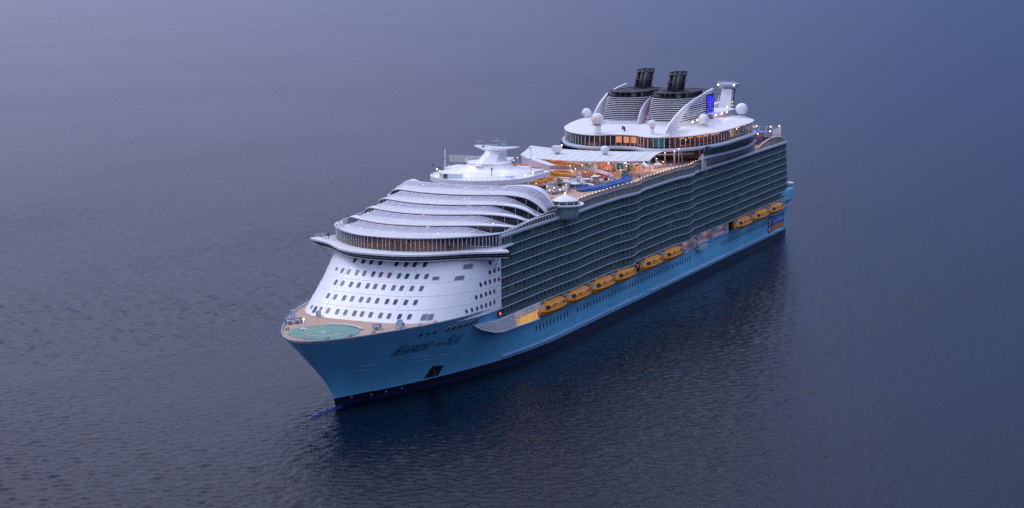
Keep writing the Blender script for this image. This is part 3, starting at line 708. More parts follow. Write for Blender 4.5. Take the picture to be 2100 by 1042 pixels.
# some balconies used: dark loungers and towels are part of the cabin look; solid top of the block (deck at 39.9)
td_ = MB(); P = block_path(39.9, inn=.2); out = P + [(x, -y) for x, y in P[::-1] if y > 0]
td_.prism(out, 39.66, 39.9, SOFF); td_.obj('promenade_deck', S)
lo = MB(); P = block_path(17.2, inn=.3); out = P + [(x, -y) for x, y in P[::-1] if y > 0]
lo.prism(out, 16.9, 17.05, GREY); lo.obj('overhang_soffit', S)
# trim band at the top of the block
m = MB()
for s in (1, -1):
    N = slab(block_path(40.3), 40, None, s); rings = []
    for x, y, nx, ny in N: rings.append([(x + nx * .35, s * (y + ny * .35), 39.75), (x + nx * .45, s * (y + ny * .45), 40.25), (x + nx * .2, s * (y + ny * .2), 40.75), (x - nx * .5, s * (y - ny * .5), 40.75), (x - nx * .5, s * (y - ny * .5), 39.6)])
    m.loft(rings, GREYW)
m.obj('top_trim_band', S)
# inner walls of the boat recess, hull top ledge
rc = MB()
for s in (1, -1):
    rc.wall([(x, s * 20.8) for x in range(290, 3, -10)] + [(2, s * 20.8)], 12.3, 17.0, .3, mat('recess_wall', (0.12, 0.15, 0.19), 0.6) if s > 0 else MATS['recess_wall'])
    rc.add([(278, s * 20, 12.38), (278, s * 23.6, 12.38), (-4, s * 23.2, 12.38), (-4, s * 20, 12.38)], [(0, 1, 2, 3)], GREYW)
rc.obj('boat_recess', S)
# white pillars between the boat groups
for x0, x1 in ((185.2, 181.2), (140.2, 138.6), (84.6, 81.6), (15.2, -3), (121.4, 119.4), (100.8, 99.6)):
    for s in (1, -1):
        m = MB(); pr = [(x0, s * 20.9), (x0, s * 25.2), (x1, s * 25.2), (x1, s * 20.9)]
        m.box(x1, x0, min(s * 20.9, s * 25.0), max(s * 20.9, s * 25.0), 12.4, 16.9, GREYW); m.obj('recess_pillar', S)
# solid blue-white after quarter
q_ = MB()
for s in (1, -1):
    rings = []
    for x, yb, yt in ((16, 23.75, 26.2), (8, 23.75, 26.3), (0, 23.5, 26.2), (-5, 22.8, 25.2), (-8.6, 21.4, 23), (-10.6, 18.5, 19.5), (-11, 0, 0)):
        rings.append([(x, s * yb, 12.3), (x, s * yt, 15.8 if x > 3 else 15.4), (x - .3, s * yt, 19.7), (x + .6, s * max(0, yt - .7), 20.2), (x + .6, s * max(0, yb - 4), 20.2), (x + .6, s * max(0, yb - 4), 12.3)])
    q_.loft(rings, HULL, smooth=False)
q_.obj('stern_quarter', S)
ad_ = MB(); out = [(2, 25.6), (-5.5, 23.6), (-8.5, 20), (-10, 15), (-10.4, 0)]; out = out + [(x, -y) for x, y in out[-2::-1]]
ad_.prism(out, 19.7, 19.95, TEAK); ad_.obj('aft_deck', S)
m = MB(); m.lathe((-2.2, 21.5, 20.2), [(3.6, 0), (4.4, .9), (4.6, 1.6), (4.5, 1.65), (4.2, 1.0)], GREYW, 24, caps=False); m.lathe((-2.2, 21.5, 20.9), [(4.0, 0), (4.0, .1)], TEAK, 24); m.obj('aft_terrace', S)

# ---- slatted fairing in front of the boats
lf = MB(); XS = [300 - i * 1.36 for i in range(29)]
def low_edge(X): return interp(X, [(262, 12.5), (270, 12.7), (280, 13.2), (288, 13.5), (293, 14.3), (297, 15.6), (300, 17.2)])
def fy(X): return 24.0 + 2.6 * sstep(300 - X, 0, 9)
back = MB(); back.loft([[(X, fy(X) - .5, low_edge(X)), (X, fy(X) - .5, 17.3), (X, 21, 17.3), (X, 21, low_edge(X))] for X in XS if X > 278], STRK); back.obj('fairing_core', S)
for i in range(9):
    z = 12.75 + i * .54; seg = [X for X in XS if low_edge(X) <= z + .2 and (X > 277 or z > 15.0)]
    if len(seg) < 3: continue
    m = MB(); m.loft([[(X, fy(X) - .25, z - .14), (X, fy(X) + .05, z - .17), (X, fy(X) + .05, z + .17), (X, fy(X) - .25, z + .14)] for X in seg], WD); m.obj('fairing_slat', S)
m = MB(); rings = []
for X in XS: z = low_edge(X); rings.append([(X, fy(X) - 2.5, z - .1), (X, fy(X) + .1, z - .12), (X, fy(X) + .1, z + .12), (X, fy(X) - 2.5, z + .12)])
m.loft(rings, WD); m.obj('fairing_sill', S)
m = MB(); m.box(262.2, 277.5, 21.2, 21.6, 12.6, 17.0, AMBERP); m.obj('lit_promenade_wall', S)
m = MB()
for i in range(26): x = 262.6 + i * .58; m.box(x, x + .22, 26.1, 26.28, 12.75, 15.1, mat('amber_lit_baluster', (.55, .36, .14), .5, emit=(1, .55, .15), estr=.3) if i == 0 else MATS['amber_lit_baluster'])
m.obj('promenade_screen', S)
for x in (265, 270.5, 275.5):
    l_ = bpy.data.lights.new('promenade_light', 'POINT'); l_.energy = 500; l_.color = (1, .6, .32); l_.shadow_soft_size = .4; lo_ = bpy.data.objects.new('promenade_light', l_); COL.objects.link(lo_); lo_.location = (x - 170, 24.2, 16.3); lo_.parent = S

# ---- bridge
BRO = [(311.2, 0), (310.9, 5), (309.6, 9.5), (307.0, 14), (303.4, 18), (300.0, 21.5), (297.6, 25), (296.0, 28), (293.6, 31.4)]
bro = full(smooth_path(BRO, 4))
def back_ln(x): return x
br = MB(); rear = [(291.2, 29.5), (290.5, 26.6), (284, 25.5)]; rearf = rear + [(x, -y) for x, y in rear[::-1]]
out = bro + rearf
br.prism(out, 36.8, 37.3, W)
bridge = br.obj('bridge_roof', S)
m = MB(); i1 = inset(bro, 0.5); i2 = inset(bro, 1.9); n_ = len(i1)
v = [(x, y, 36.85) for x, y in i1] + [(x, y, 35.4) for x, y in i2]
m.add(v, [(i, i + 1, n_ + i + 1, n_ + i) for i in range(n_ - 1)], WINDK)
m.add([(x, y, 35.4) for x, y in i2] + [(290.5, y, 35.4) for x, y in i2], [(i, i + 1, n_ + i + 1, n_ + i) for i in range(n_ - 1)], WINDK)
for e_ in (0, -1):
    x1, y1 = i1[e_]; x2, y2 = i2[e_]; m.add([(x1, y1, 36.85), (x2, y2, 35.4), (290.8, y2, 35.4), (291.2, y1, 36.85)], [(0, 1, 2, 3)], WINDK)
m.obj('bridge_glazing', S)
m = MB()
for i in range(0, n_ - 1, 1):
    a = Vector(i1[i] + (36.85,)); b = Vector(i2[i] + (35.4,)); m.tube([a + (a - b) * .0 + Vector((.05, 0, 0)), b + Vector((.05, 0, 0))], .05, GREY, 4)
m.tube([((a[0] + b[0]) / 2 + .06, (a[1] + b[1]) / 2, 36.0) for a, b in zip(i1, i2)], .05, GREYW, 4)
m.obj('bridge_mullion', S)
sl = MB(); o1 = inset(bro, 1.5); sl.prism(o1 + [(290.5, 29.0), (289, 26.3), (284, 25.5), (284, -25.5), (289, -26.3), (290.5, -29.0)], 35.15, 35.38, W); sl.obj('bridge_sill', S)
m = MB(); o2 = inset(bro, .9); m.tube([(x, y, 35.35) for x, y in o2], .05, GREYW, 4)
m.obj('bridge_catwalk_rail', S)
for s in (1, -1):
    m = MB(); m.tube([(294, s * 28.5, 35.2), (291, s * 25.5, 31.2)], .16, GREYW, 6); m.obj('wing_brace', S)
dkm = MB(); o3 = inset(bro, 2.2); dkm.prism(o3 + [(291.5, 28.5), (284, 25), (284, -25), (291.5, -28.5)], 37.3, 37.37, WD); dkm.obj('bridge_top_deck', S)
for s in (1, -1):
    m = MB(); P = [(296.6, s * 20.5), (295.6, s * 24), (294, s * 29.6), (291.6, s * 29.6), (291, s * 27.0)]
    for zz in (37.9, 38.4): m.tube([(x, y, zz) for x, y in P], .05, GREYW, 4)
    for x, y in resample(P, 1.4): m.tube([(x, y, 37.3), (x, y, 38.4)], .04, GREYW, 4)
    m.obj('wing_railing', S)

# ---- solarium: glass wall, five stepped glass roof bands, dark interior
SW = smooth_path([(305.8, 0), (305.2, 6), (303.6, 10.5), (301.2, 14.5), (298.2, 18.2), (294.6, 21.6), (291.0, 24.3), (287.4, 26.1)], 4)
sw = full(SW)
m = MB(); m.wall(sw, 37.4, 40.9, .12, GLASSCLR); solw = m.obj('solarium_glass_wall', S)
m = MB()
for x, y in resample(sw, 1.9): m.tube([(x + .08, y, 37.4), (x + .08, y, 41.0)], .10, W, 4)
m.obj('solarium_mullion', S)
m = MB(); m.loft([[(x, y, 40.8), (x + .7, y * 1.01, 40.9), (x + .7, y * 1.01, 41.1), (x, y, 41.15)] for x, y in sw], GREYW); m.obj('solarium_eave', S)
m = MB(); m.prism(sw + [(250, 26.2), (250, -26.2)], 37.36, 37.5, TEAK); m.obj('solarium_deck', S)
# port / starboard side glazing with raking fins
for s in (1, -1):
    m = MB(); P = [(287.4, s * 26.1), (280, s * 26.35), (272, s * 26.4), (262, s * 26.4), (252, s * 26.5)]; Pr = resample(P, 1.9)
    m.wall(Pr, 37.4, 41, .1 * s, GLASSCLR, zf0=[37.4 + 3.1 * sstep(288 - x, 6, 9) for x, y in Pr], zf1=[41.0 + (1.0 * sstep(288 - x, 4, 22)) for x, y in Pr]); m.obj('side_glazing', S)
    for x, y in Pr:
        m2 = MB(); zb_ = 37.4 + 3.1 * sstep(288 - x, 6, 9); m2.tube([(x, y + s * .1, zb_), (x - .5, y, 41.05 + 1.0 * sstep(288 - x, 4, 22))], .11, WD, 4); m2.obj('side_fin', S)
    m = MB(); m.tube([(x, y, 41.05 + 1.0 * sstep(288 - x, 4, 22)) for x, y in Pr], .22, WD, 6); m.obj('side_coping', S)
    m = MB(); m.loft([[(x, s * 26.0, 36.9), (x, s * 27.1, 37.0), (x, s * 27.1, 37.45), (x, s * 26, 37.5)] for x in (295, 291, 286, 281.2)], W); m.obj('side_ledge', S)
def gapc(k):   # (X centre, z centre, X at side, z at side) of boundary k: 0 front eave .. 5 rear
    return [(306.3, 41.1, 287.4, 41.15), (297.2, 43.3, 279.4, 41.6), (287.8, 45.2, 270.5, 42.1), (279.6, 46.9, 263.5, 42.4), (270.6, 48.7, 257, 42.6), (262.0, 50.3, 250.6, 42.9)][k]
def curve(k, y, lift=0.0):
    xc, zc, xs_, zs_ = gapc(k); a = abs(y) / 26.2
    px = 2.2
    x = xc - (xc - xs_) * a ** px
    pz = 3.6 + 1.2 * k
    z = zc - (zc - zs_) * a ** pz
    return x, z + lift
YS = [-26.2 + 52.4 * i / 60 for i in range(61)]
def gap(k, y):
    a = abs(y) / 26.2
    return (.52 + 1.8 * sstep(a, .62, .88)) * (1 - sstep(a, .95, 1.0)) if k > 0 else 0
for k in range(5):
    R1, R2 = MB(), MB(); gr = MB(); rows = []
    # from front boundary k (raised) back to rear boundary k+1 (lowered by the gap)
    for f in (0, .06, .22, .38, .54, .70, .85, 1.0):
        row = []
        for y in YS:
            x0, z0 = curve(k, y); x1, z1 = curve(k + 1, y); a = abs(y) / 26.2
            zr = z1 - gap(k + 1, y) if k < 4 else z1
            if k < 4: x1 = x1 + 0.3 * (1 - a)
            bulge = math.sin(math.pi * min(1, f * 1.0)) * .45
            row.append((lerp(x0, x1, f), y, lerp(z0, zr, f ** .75) + bulge * (1 - a)))
        rows.append(row)
    def put(mb, r0, r1, m, th=.12):
        n = len(YS)
        for i in range(r0, r1):
            v = [p for p in rows[i]] + [p for p in rows[i + 1]]; v2 = [(p[0], p[1], p[2] - th) for p in v]
            mb.add(v, [(j, j + 1, n + j + 1, n + j) for j in range(n - 1)], m)
    put(R2, 0, 3, SLAT); put(R1, 3, 7, ROOFGL)
    ro = R1.obj('solarium_roof', S); R2.obj('slatted_awning', ro)
    # beams
    def beam(mb, row, r_, m): mb.tube([(p[0], p[1], p[2] + .03) for p in row], r_, m, 5)
    beam(gr, rows[0], .20, W); beam(gr, rows[3], .10, W); beam(gr, rows[7], .14, W); beam(gr, rows[5], .05, WD)
    n = len(YS)
    for j in range(0, n, 4):
        gr.tube([(rows[i][j][0], rows[i][j][1], rows[i][j][2] + .05) for i in range(3, 8)], .12, W, 4)
    for j in range(2, n, 4): gr.tube([(rows[i][j][0], rows[i][j][1], rows[i][j][2] + .04) for i in range(0, 4)], .06, W, 4)
    for j in range(0, n - 1):
        for q in (0, .5):
            gr.tube([tuple(lerp(rows[i][j][c_], rows[i][j + 1][c_], q) + (.03 if c_ == 2 else 0) for c_ in range(3)) for i in range(0, 4)], .035, GREYW, 3)
    gr.obj('roof_frame', ro)
    if k > 0:   # vertical dark clerestory in the gap and struts
        cl = MB(); top = [curve(k, y) for y in YS]
        v = [(t[0] - .5, y, t[1] - .08) for t, y in zip(top, YS)] + [(t[0] - .7, y, t[1] - gap(k, y) - .25) for t, y in zip(top, YS)]
        cl.add(v, [(j, j + 1, n + j + 1, n + j) for j in range(n - 1)], GLASSDK); 
        for j in range(1, n - 1, 3):
            t = top[j]; cl.tube([(t[0] - .3, YS[j], t[1]), (t[0] - .2, YS[j], t[1] - gap(k, YS[j]) - .1)], .07, W, 4)
        cl.obj('clerestory', S)
# wide white hoops that come down on the port and starboard side
for s in (1, -1):
    for k in range(1, 6):
        P = []; m = MB()
        for i in range(15):
            a = .55 + .45 * i / 14; y = s * 26.2 * a; x, z = curve(k, y); w = .25 + 2.6 * math.sin(math.pi * (min(1, max(0, (a - .55) / .45)) ** 1.3)) * (.6 + .13 * k)
            P.append((x, y, z, w))
        m.loft([[(x, y, z + .25), (x - w, y, z + .30), (x - w, y, z + .12), (x, y, z + .07)] for x, y, z, w in P], W); m.obj('roof_hoop', S)
# warm lamps under the roof
lampn = 0
def bulb(x, y, z, r=.22, m=None, parent=None, name='deck_lamp'):
    b = MB(); b.sphere((x, y, z), r, m or BULB, 8, 5); b.tube([(x, y, z - .1), (x, y, z + r + .25)], .03, GREY, 3); return b.obj(name, parent or S)
for k in range(5):
    for y in (-17, -9.5, -1.5, 6, 13.5, 20):
        yy = y + random.uniform(-2, 2); f = random.uniform(.25, .8); x0, z0 = curve(k, yy); x1, z1 = curve(k + 1, yy)
        if random.random() < .55: bulb(lerp(x0, x1, f), yy, lerp(z0, z1 - gap(k + 1, yy) if k < 4 else z1, f ** .75) + .12, .15, BULB, None, 'roof_lamp')
def plight(name, x, y, z, e, col=(1, .62, .35), r=.5):
    l = bpy.data.lights.new(name, 'POINT'); l.energy = e; l.color = col; l.shadow_soft_size = r
    o = bpy.data.objects.new(name, l); COL.objects.link(o); o.location = (x - 170, y, z); o.parent = S; return o
for x, y, z in ((300, -8, 40), (299, 8, 40), (291, 0, 42), (284, -14, 41.5), (283, 14, 41.5), (272, 0, 45), (266, 16, 41), (268, -14, 42)): plight('solarium_light', x, y, z, 330, (1, .55, .36))
# planting and loungers hinted inside the solarium
m = MB()
for i in range(40):
    y = random.uniform(-18, 18); x = random.uniform(258, 297 - abs(y) * .6); m.sphere((x, y, 37.9), random.uniform(.3, .7), mat('solarium_planting', (.04, .10, .04), .8, var=.4, scale=2) if i == 0 else MATS['solarium_planting'], 7, 5)
m.obj('solarium_planting', S, 'stuff')
# ---- pool deck and its fence
fl = MB(); P = [(x, side_y(x, 40) - .1) for x in range(255, 112, -3)] + [(112, 26.3)]
out = P + [(x, -y) for x, y in P[::-1]]
fl.prism(out, 42.9, 43.2, TEAK); fl.obj('pool_deck', S)
for s in (1, -1):
    P = [(x, s * (side_y(x, 40) + .15)) for x in [256 - i * 2.0 for i in range(70)]]
    m = MB(); m.wall([(x, y - s * .25) for x, y in P], 40.4, 43.0, .1 * s, BROWNLV)
    for i, (x, y) in enumerate(P):
        m.obox((x, y, 41.75), (.08, 0, 0), (0, .10, 0), (0, 0, 1.35), PART)
    for zz in (41.2, 41.95, 42.6): m.tube([(x, y, zz) for x, y in P], .06, PART, 4)
    m.obj('side_screen', S)
    m = MB(); m.wall(P, 42.95, 44.1, .06 * s, GLASSCLR); m.tube([(x, y, 44.15) for x, y in P], .09, GREYW, 5); m.loft([[(x, y + s * .12, 42.85), (x, y + s * .12, 43.15), (x, y - s * .3, 43.15), (x, y - s * .3, 42.85)] for x, y in P], GREYW)
    m.obj('deck_parapet', S)
k = 0
for i in range(44):
    x = 250 - i * 3.05
    if 238 < x < 249: continue
    bulb(x, side_y(x, 40) - .9, 44.0, .11, BULBW)
# gangway-like white ladder column where the raised block begins
m = MB()
for d in (0, 3.0): m.box(117.2 + d - .2, 117.2 + d + .2, 27.1, 27.7, 40.3, 46.2, W)
for i in range(7): m.box(117.2, 120.2, 27.2, 27.6, 41 + i * .8, 41.12 + i * .8, W)
m.obj('ladder_column', S)

# ---- corner pod with a conical roof
for s in (1, -1):
    c = (244.0, s * 26.8, 0); m = MB()
    m.lathe(c, [(3.2, 39.4), (3.9, 39.9), (4.25, 42.6), (4.3, 43.3)], mat('green_pod_glass', (.30, .46, .44), .2, var=.25, scale=.9) if s > 0 else MATS['green_pod_glass'], 20); pod = m.obj('pod', S)
    m = MB(); m.lathe(c, [(4.2, 43.1), (5.4, 43.3), (5.7, 43.9), (5.5, 44.05), (4.6, 43.9)], W, 28, caps=False); m.obj('pod_ledge', pod)
    m = MB(); m.lathe(c, [(4.3, 43.6), (3.8, 45.0)], WINBAND, 20)
    for j in range(12): a = R(j * 30); m.tube([(c[0] + 4.5 * math.cos(a), c[1] + 4.5 * math.sin(a), 43.7), (c[0] + 3.7 * math.cos(a), c[1] + 3.7 * math.sin(a), 45.1)], .09, W, 4)
    m.obj('pod_window_band', pod)
    m = MB(); m.lathe(c, [(4.1, 44.85), (3.9, 45.1), (2.3, 45.85), (.3, 46.7), (.1, 46.9)], W, 24); m.sphere((c[0], c[1], 47.0), .25, BULB, 8, 6); m.obj('pod_roof', pod)

# ---- mast house and radar mast
MO = full(smooth_path([(260.8, 0), (260.2, 4.5), (258.2, 8.5), (255.0, 12), (250.8, 14.6), (246.5, 15.9)], 4))
rearm = [(229, 15.6), (226, 9), (226, -9), (229, -15.6)]
m = MB(); m.prism(MO + rearm, 50.1, 51.5, W); mh = m.obj('mast_house', S)
for (x0, x1, y0, y1, z0, z1) in ((256.3, 258.4, -7.5, -1.0, 51.4, 53.0), (249, 251.5, 9, 12.5, 51.4, 52.3), (247, 250, -13.5, -10, 51.4, 52.2), (232, 240, 11.5, 14.8, 51.4, 52.4), (232, 241, -15, -11.5, 51.4, 52.6), (228, 231, 4, 9, 51.4, 52.6)):
    m = MB(); m.box(x0, x1, y0, y1, z0, z1, W)
    if x0 > 256: m.box(258.35, 258.5, -6.2, -5.0, 51.5, 52.8, ROPE)
    m.obj('roof_locker', mh)
m = MB(); P = MO
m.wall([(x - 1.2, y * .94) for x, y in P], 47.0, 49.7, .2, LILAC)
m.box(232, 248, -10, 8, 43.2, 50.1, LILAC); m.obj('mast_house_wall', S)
m = MB(); mo_in = lambda f: [(243 + (x - 243) * f, y * f) for x, y in MO + rearm]
m.loft([[(x, y, 51.45) for x, y in mo_in(.9)], [(x, y, 52.3) for x, y in mo_in(.80)], [(x, y, 52.7) for x, y in mo_in(.70)]], W); m.obj('roof_tier', mh)
# flared tent shaped roof
m = MB(); rings = []
for f, z in ((.92, 52.3), (.80, 52.6), (.68, 52.95), (.58, 53.3), (.51, 54.2), (.50, 54.6), (.52, 54.9)):
    rings.append([(240 + 14.0 * f * math.cos(R(a)) * (1 if math.cos(R(a)) > 0 else 1.0), 13.2 * f * math.sin(R(a)), z) for a in range(0, 360, 15)])
m.loft(rings, W, smooth=True); m.obj('flared_roof', mh)
m = MB()
for a in range(0, 360, 15):
    c_, s_ = math.cos(R(a)), math.sin(R(a))
    m.tube([(240 + 7.2 * c_, 6.8 * s_, 54.8), (240 + 7.6 * c_, 7.2 * s_, 55.8)], .05, W, 4)
m.tube([(240 + 7.6 * math.cos(R(a)), 7.2 * math.sin(R(a)), 55.8) for a in range(0, 361, 12)], .04, W, 4); m.obj('roof_railing', mh)
# mast: broad raked fin with a swept crosstree
m = MB()
def sect(x0, x1, w, z): return [(x0, -w * .25, z), (x0 + (x1 - x0) * .3, -w, z), (x1, -w * .8, z), (x1 - .3, 0, z), (x1, w * .8, z), (x0 + (x1 - x0) * .3, w, z), (x0, w * .25, z)]
m.loft([sect(248, 233, 3.6, 54.4), sect(244.5, 232.4, 2.9, 55.8), sect(241.2, 231.8, 2.5, 57.2), sect(239.8, 231.3, 2.7, 58.3)], W)
mast = m.obj('radar_mast', S)
m = MB()
for s in (1, -1): m.loft([[(240.3, 0, 61.6), (240.3, 0, 62.3), (231.5, 0, 62.3), (231.5, 0, 61.3)], [(238.6, s * 3, 61.9), (238.6, s * 3, 62.4), (231.9, s * 3, 62.4), (231.9, s * 3, 61.7)], [(235.6, s * 7.2, 62.5), (235.6, s * 7.2, 62.75), (233.4, s * 7.2, 62.75), (233.4, s * 7.2, 62.55)]], W)
m.v = [(x, y, z - 3.6) for x, y, z in m.v]; m.obj('crosstree', mast)
m = MB()
for x, y, h in ((236, -5.5, 3.6), (236, -2.5, 1.5), (235, 0, 5.2), (234, 1.2, 2.6), (235.5, 2.6, 4.4), (237, 4.2, 1.6), (234, -1, 1.9), (237.5, 0, 1.8)):
    m.tube([(x, y, 62.2), (x - h * .12, y + h * .05, 62.3 + h)], .09, GREYW, 4)
for x, y, z, l_ in ((235.6, -5.5, 65.4, 1.3), (236, 3, 64.4, 1.0), (234.6, 0, 65.6, 1.6), (237.6, 0, 64.2, 1.9), (237, -2.5, 63.8, 1.3)): m.box(x - .15, x + .15, y - l_, y + l_, z, z + .22, GREYW)
m.tube([(239 + 0, -3.5, 63.1), (239, 3.5, 63.1)], .05, GREYW, 4); m.sphere((236.6, -3.6, 63.0), .6, GREY, 8, 6); m.v = [(x, y, 58.4 + (z - 62.0) * .62) for x, y, z in m.v]; m.obj('antenna', mast)
for x, y, z, h in ((245.3, -12.4, 51.5, 7.6), (236.2, 12.2, 51.5, 7.8)):
    m = MB(); m.tube([(x, y, z), (x, y, z + h)], [.22, .13], WD, 6)
    for q in (4, 7.5, 10.5):
        if q < h: m.box(x - .25, x + .25, y - .5, y - .2, z + q, z + q + .3, DARKM)
    m.obj('pole_mast', mh)
m = MB()
for i in range(22): a = -1 + i / 10.5; y = a * 15; x = interp(abs(y), [(0, 260.3), (4.5, 259.7), (8.5, 257.7), (12, 254.4), (15, 249)]); m.tube([(x, y, 51.4), (x, y, 52.3)], .06, GREYW, 4)
m.obj('edge_stanchion', mh)
for x, y, h in ((252.4, -10.5, 2.2), (254, 7.5, 2.8), (249, -14.6, 2.6)):
    m = MB(); m.tube([(x, y, 51.4), (x, y, 51.5 + h)], .12, GREY, 5); m.sphere((x, y, 51.7 + h), .33, DARKM, 8, 6); m.obj('signal_post', mh)
for x, y, z in ((250.5, -11.5, 52.8), (246, -14.8, 52.6), (246, 14.8, 52.2), (240, 14.6, 52.1), (257, -9.5, 52.0)): bulb(x, y, z, .22, BULBW, mh, 'roof_lamp')
plight('mast_floodlight', 250, -3, 58.5, 330, (1, .82, .6), .4); plight('mast_floodlight', 246, 8, 56.0, 120, (1, .85, .65), .4)

# ---- long white awnings between the mast house and the canopy
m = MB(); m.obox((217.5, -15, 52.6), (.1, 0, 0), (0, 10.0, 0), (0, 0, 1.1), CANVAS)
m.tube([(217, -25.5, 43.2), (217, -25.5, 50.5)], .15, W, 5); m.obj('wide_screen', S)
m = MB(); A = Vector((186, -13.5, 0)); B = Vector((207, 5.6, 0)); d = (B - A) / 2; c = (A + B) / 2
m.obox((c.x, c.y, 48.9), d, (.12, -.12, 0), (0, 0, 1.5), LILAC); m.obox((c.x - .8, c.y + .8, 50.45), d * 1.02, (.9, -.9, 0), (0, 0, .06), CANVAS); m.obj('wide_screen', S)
m = MB(); m.loft([[(216, -9.4, 52.3), (216, -4.4, 52.3)], [(211.5, -9.8, 53.2), (211.5, -4.6, 53.2)], [(207, -10, 52.6), (207, -5, 52.6)]], CANVAS, closed=False, caps=False)
m.v += [(x, y, z - .08) for x, y, z in m.v]; m.f += [(6, 7, 9, 8), (8, 9, 11, 10)]; m.m += [0, 0]; m.sm += [False, False]
for x, y in ((215.5, -9), (215.5, -5), (207.5, -9.5), (207.5, -5.5)): m.tube([(x, y, 43.2), (x, y, 52.3)], .1, W, 5)
m.obj('small_awning', S)
m = MB(); m.box(209, 213.5, -5.8, -1.2, 47.6, 50.2, WINTEAL)
for y in (-5.8, -3.5, -1.2): m.box(213.4, 213.7, y - .1, y + .1, 47.5, 50.4, W)
m.obj('lookout_glazing', S)

# ---- crescent canvas canopy
cn = MB(); rows = []
for i in range(33):
    y = -24.3 + 48.9 * i / 32; a = y / 24.6; xf = 181 - 13.5 * abs(a) ** 2.3; xb = 160 - 7.5 * abs(a) ** 2
    if y < -20.5: xf = lerp(xf, xb, (-20.5 - y) / 6)
    sc_ = .12 if i % 2 else 0
    rows.append([(lerp(xb, xf, f), y, 50.3 - 1.15 * f ** 2 - (.6 * abs(a) ** 3 * f if a > 0 else -.5 * abs(a) ** 3 * f) + 
                  .35 * math.sin(math.pi * f) - sc_ * .3) for f in (0, .2, .4, .6, .8, 1)])
v = [p for r in rows for p in r]; n = 6
cn.add(v, [(i * n + j, i * n + j + 1, (i + 1) * n + j + 1, (i + 1) * n + j) for i in range(32) for j in range(5)], CANVAS)
cn.add([(x, y, z - .1) for x, y, z in v], [(i * n + j, (i + 1) * n + j, (i + 1) * n + j + 1, i * n + j + 1) for i in range(32) for j in range(5)], CANVAS)
canopy = cn.obj('canopy', S)
m = MB()
for r in rows[::2]: m.tube([(x, y, z + .03) for x, y, z in r], .05, CANVAS, 4)
m.tube([r[-1] for r in rows], .14, W, 5); m.tube([r[0] for r in rows], .14, W, 5); m.obj('canopy_rib', canopy)
for i, (x, y) in enumerate(((166, -20), (176, -10), (179, 2), (178, 10), (171, 19), (156, -20), (158, -6), (158, 8), (156, 20))):
    m = MB(); m.tube([(x - 2.5, y, 43.2), (x, y, 49.4)], .16, W, 6); m.obj('canopy_pole', canopy)
def dome(x, y, zb, zc, r, nm='satellite_dome', rb=None):
    rb = rb or r * .55; m = MB(); m.lathe((x, y, 0), [(rb * 1.15, zb), (rb, zb + .3), (rb * .9, zc - r * .8)], W, 14); o = m.obj('dome_pedestal', S)
    m = MB(); m.sphere((x, y, zc), r, W, 22, 16); m.obj(nm, S)
    m = MB(); m.lathe((x, y, 0), [(rb * 1.02, zc - r * .95), (rb * 1.02, zc - r * .86)], DARKM, 14); m.obj('dome_collar', o); return o
dome(169.3, 9.5, 49.3, 51.9, 1.45); dome(171.9, -6.9, 49.0, 51.6, 1.35)
m = MB(); m.box(170.6, 173.2, -8.4, -5.6, 51.1, 52.9, W); m.sphere((171.5, -5.4, 53.2), .25, BULBW, 8, 6); m.obj('radar_cabinet', S)
for x, y in ((164, -13), (164, -4.5), (168, 13.5), (165, 18.5)): bulb(x + 8, y, 48.3, .3, BULBB, S, 'canopy_lamp')

# ---- two painted ventilation towers under the canopy
DRUM = mat('painted_tower', (0.62, 0.46, 0.42), .5, var=.08)
for (x, y, r) in ((157.5, 5.2, 3.2), (160, -12.5, 3.4)):
    m = MB(); m.lathe((x, y, 0), [(r, 43.2), (r * .95, 46), (r * .8, 49.6)], DRUM, 24); t_ = m.obj('painted_tower', S)
    m = MB()
    for q in range(3):
        P = []
        for i in range(14):
            a = R(-30 + i * 7 + q * 7); zz = 43.6 + i * .38; rr = lerp(r, r * .8, (zz - 43.2) / 6.4) + .05; P.append((x + rr * math.cos(a), y + rr * math.sin(a), zz))
        m.tube(P, .09, RED, 4)
    for q in range(2):
        m.tube([(x + (r * .97) * math.cos(R(a_)), y + (r * .97) * math.sin(R(a_)), 45.3 + 1.4 * math.sin(R((a_ - 20) * 4)) * (1 - .3 * q)) for a_ in range(20, 66, 5)], .13, RED, 4)
    m.obj('swirl_stripe', t_)
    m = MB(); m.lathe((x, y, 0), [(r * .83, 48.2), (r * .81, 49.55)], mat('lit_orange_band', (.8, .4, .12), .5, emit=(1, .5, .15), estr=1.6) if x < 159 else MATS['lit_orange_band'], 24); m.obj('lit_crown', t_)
for x, y, z, e_ in ((163, 8, 45.6, 1100), (165, -9, 46, 1100), (172, 16, 47, 500), (150, 18, 47, 900), (150, -10, 47, 900), (196, 3, 46.5, 700), (186, 12, 46, 600), (214, 8, 45.5, 600), (222, 14, 46, 400), (205, -12, 47, 700), (178, -6, 47.2, 700), (140, 20, 46.0, 800)): plight('deck_light', x, y, z, e_ * .95, (1, .55, .28))
for x, y, z in ((142, 12, 47.5), ): plight('deck_light', x, y, z, 500, (.8, .3, 1.0))
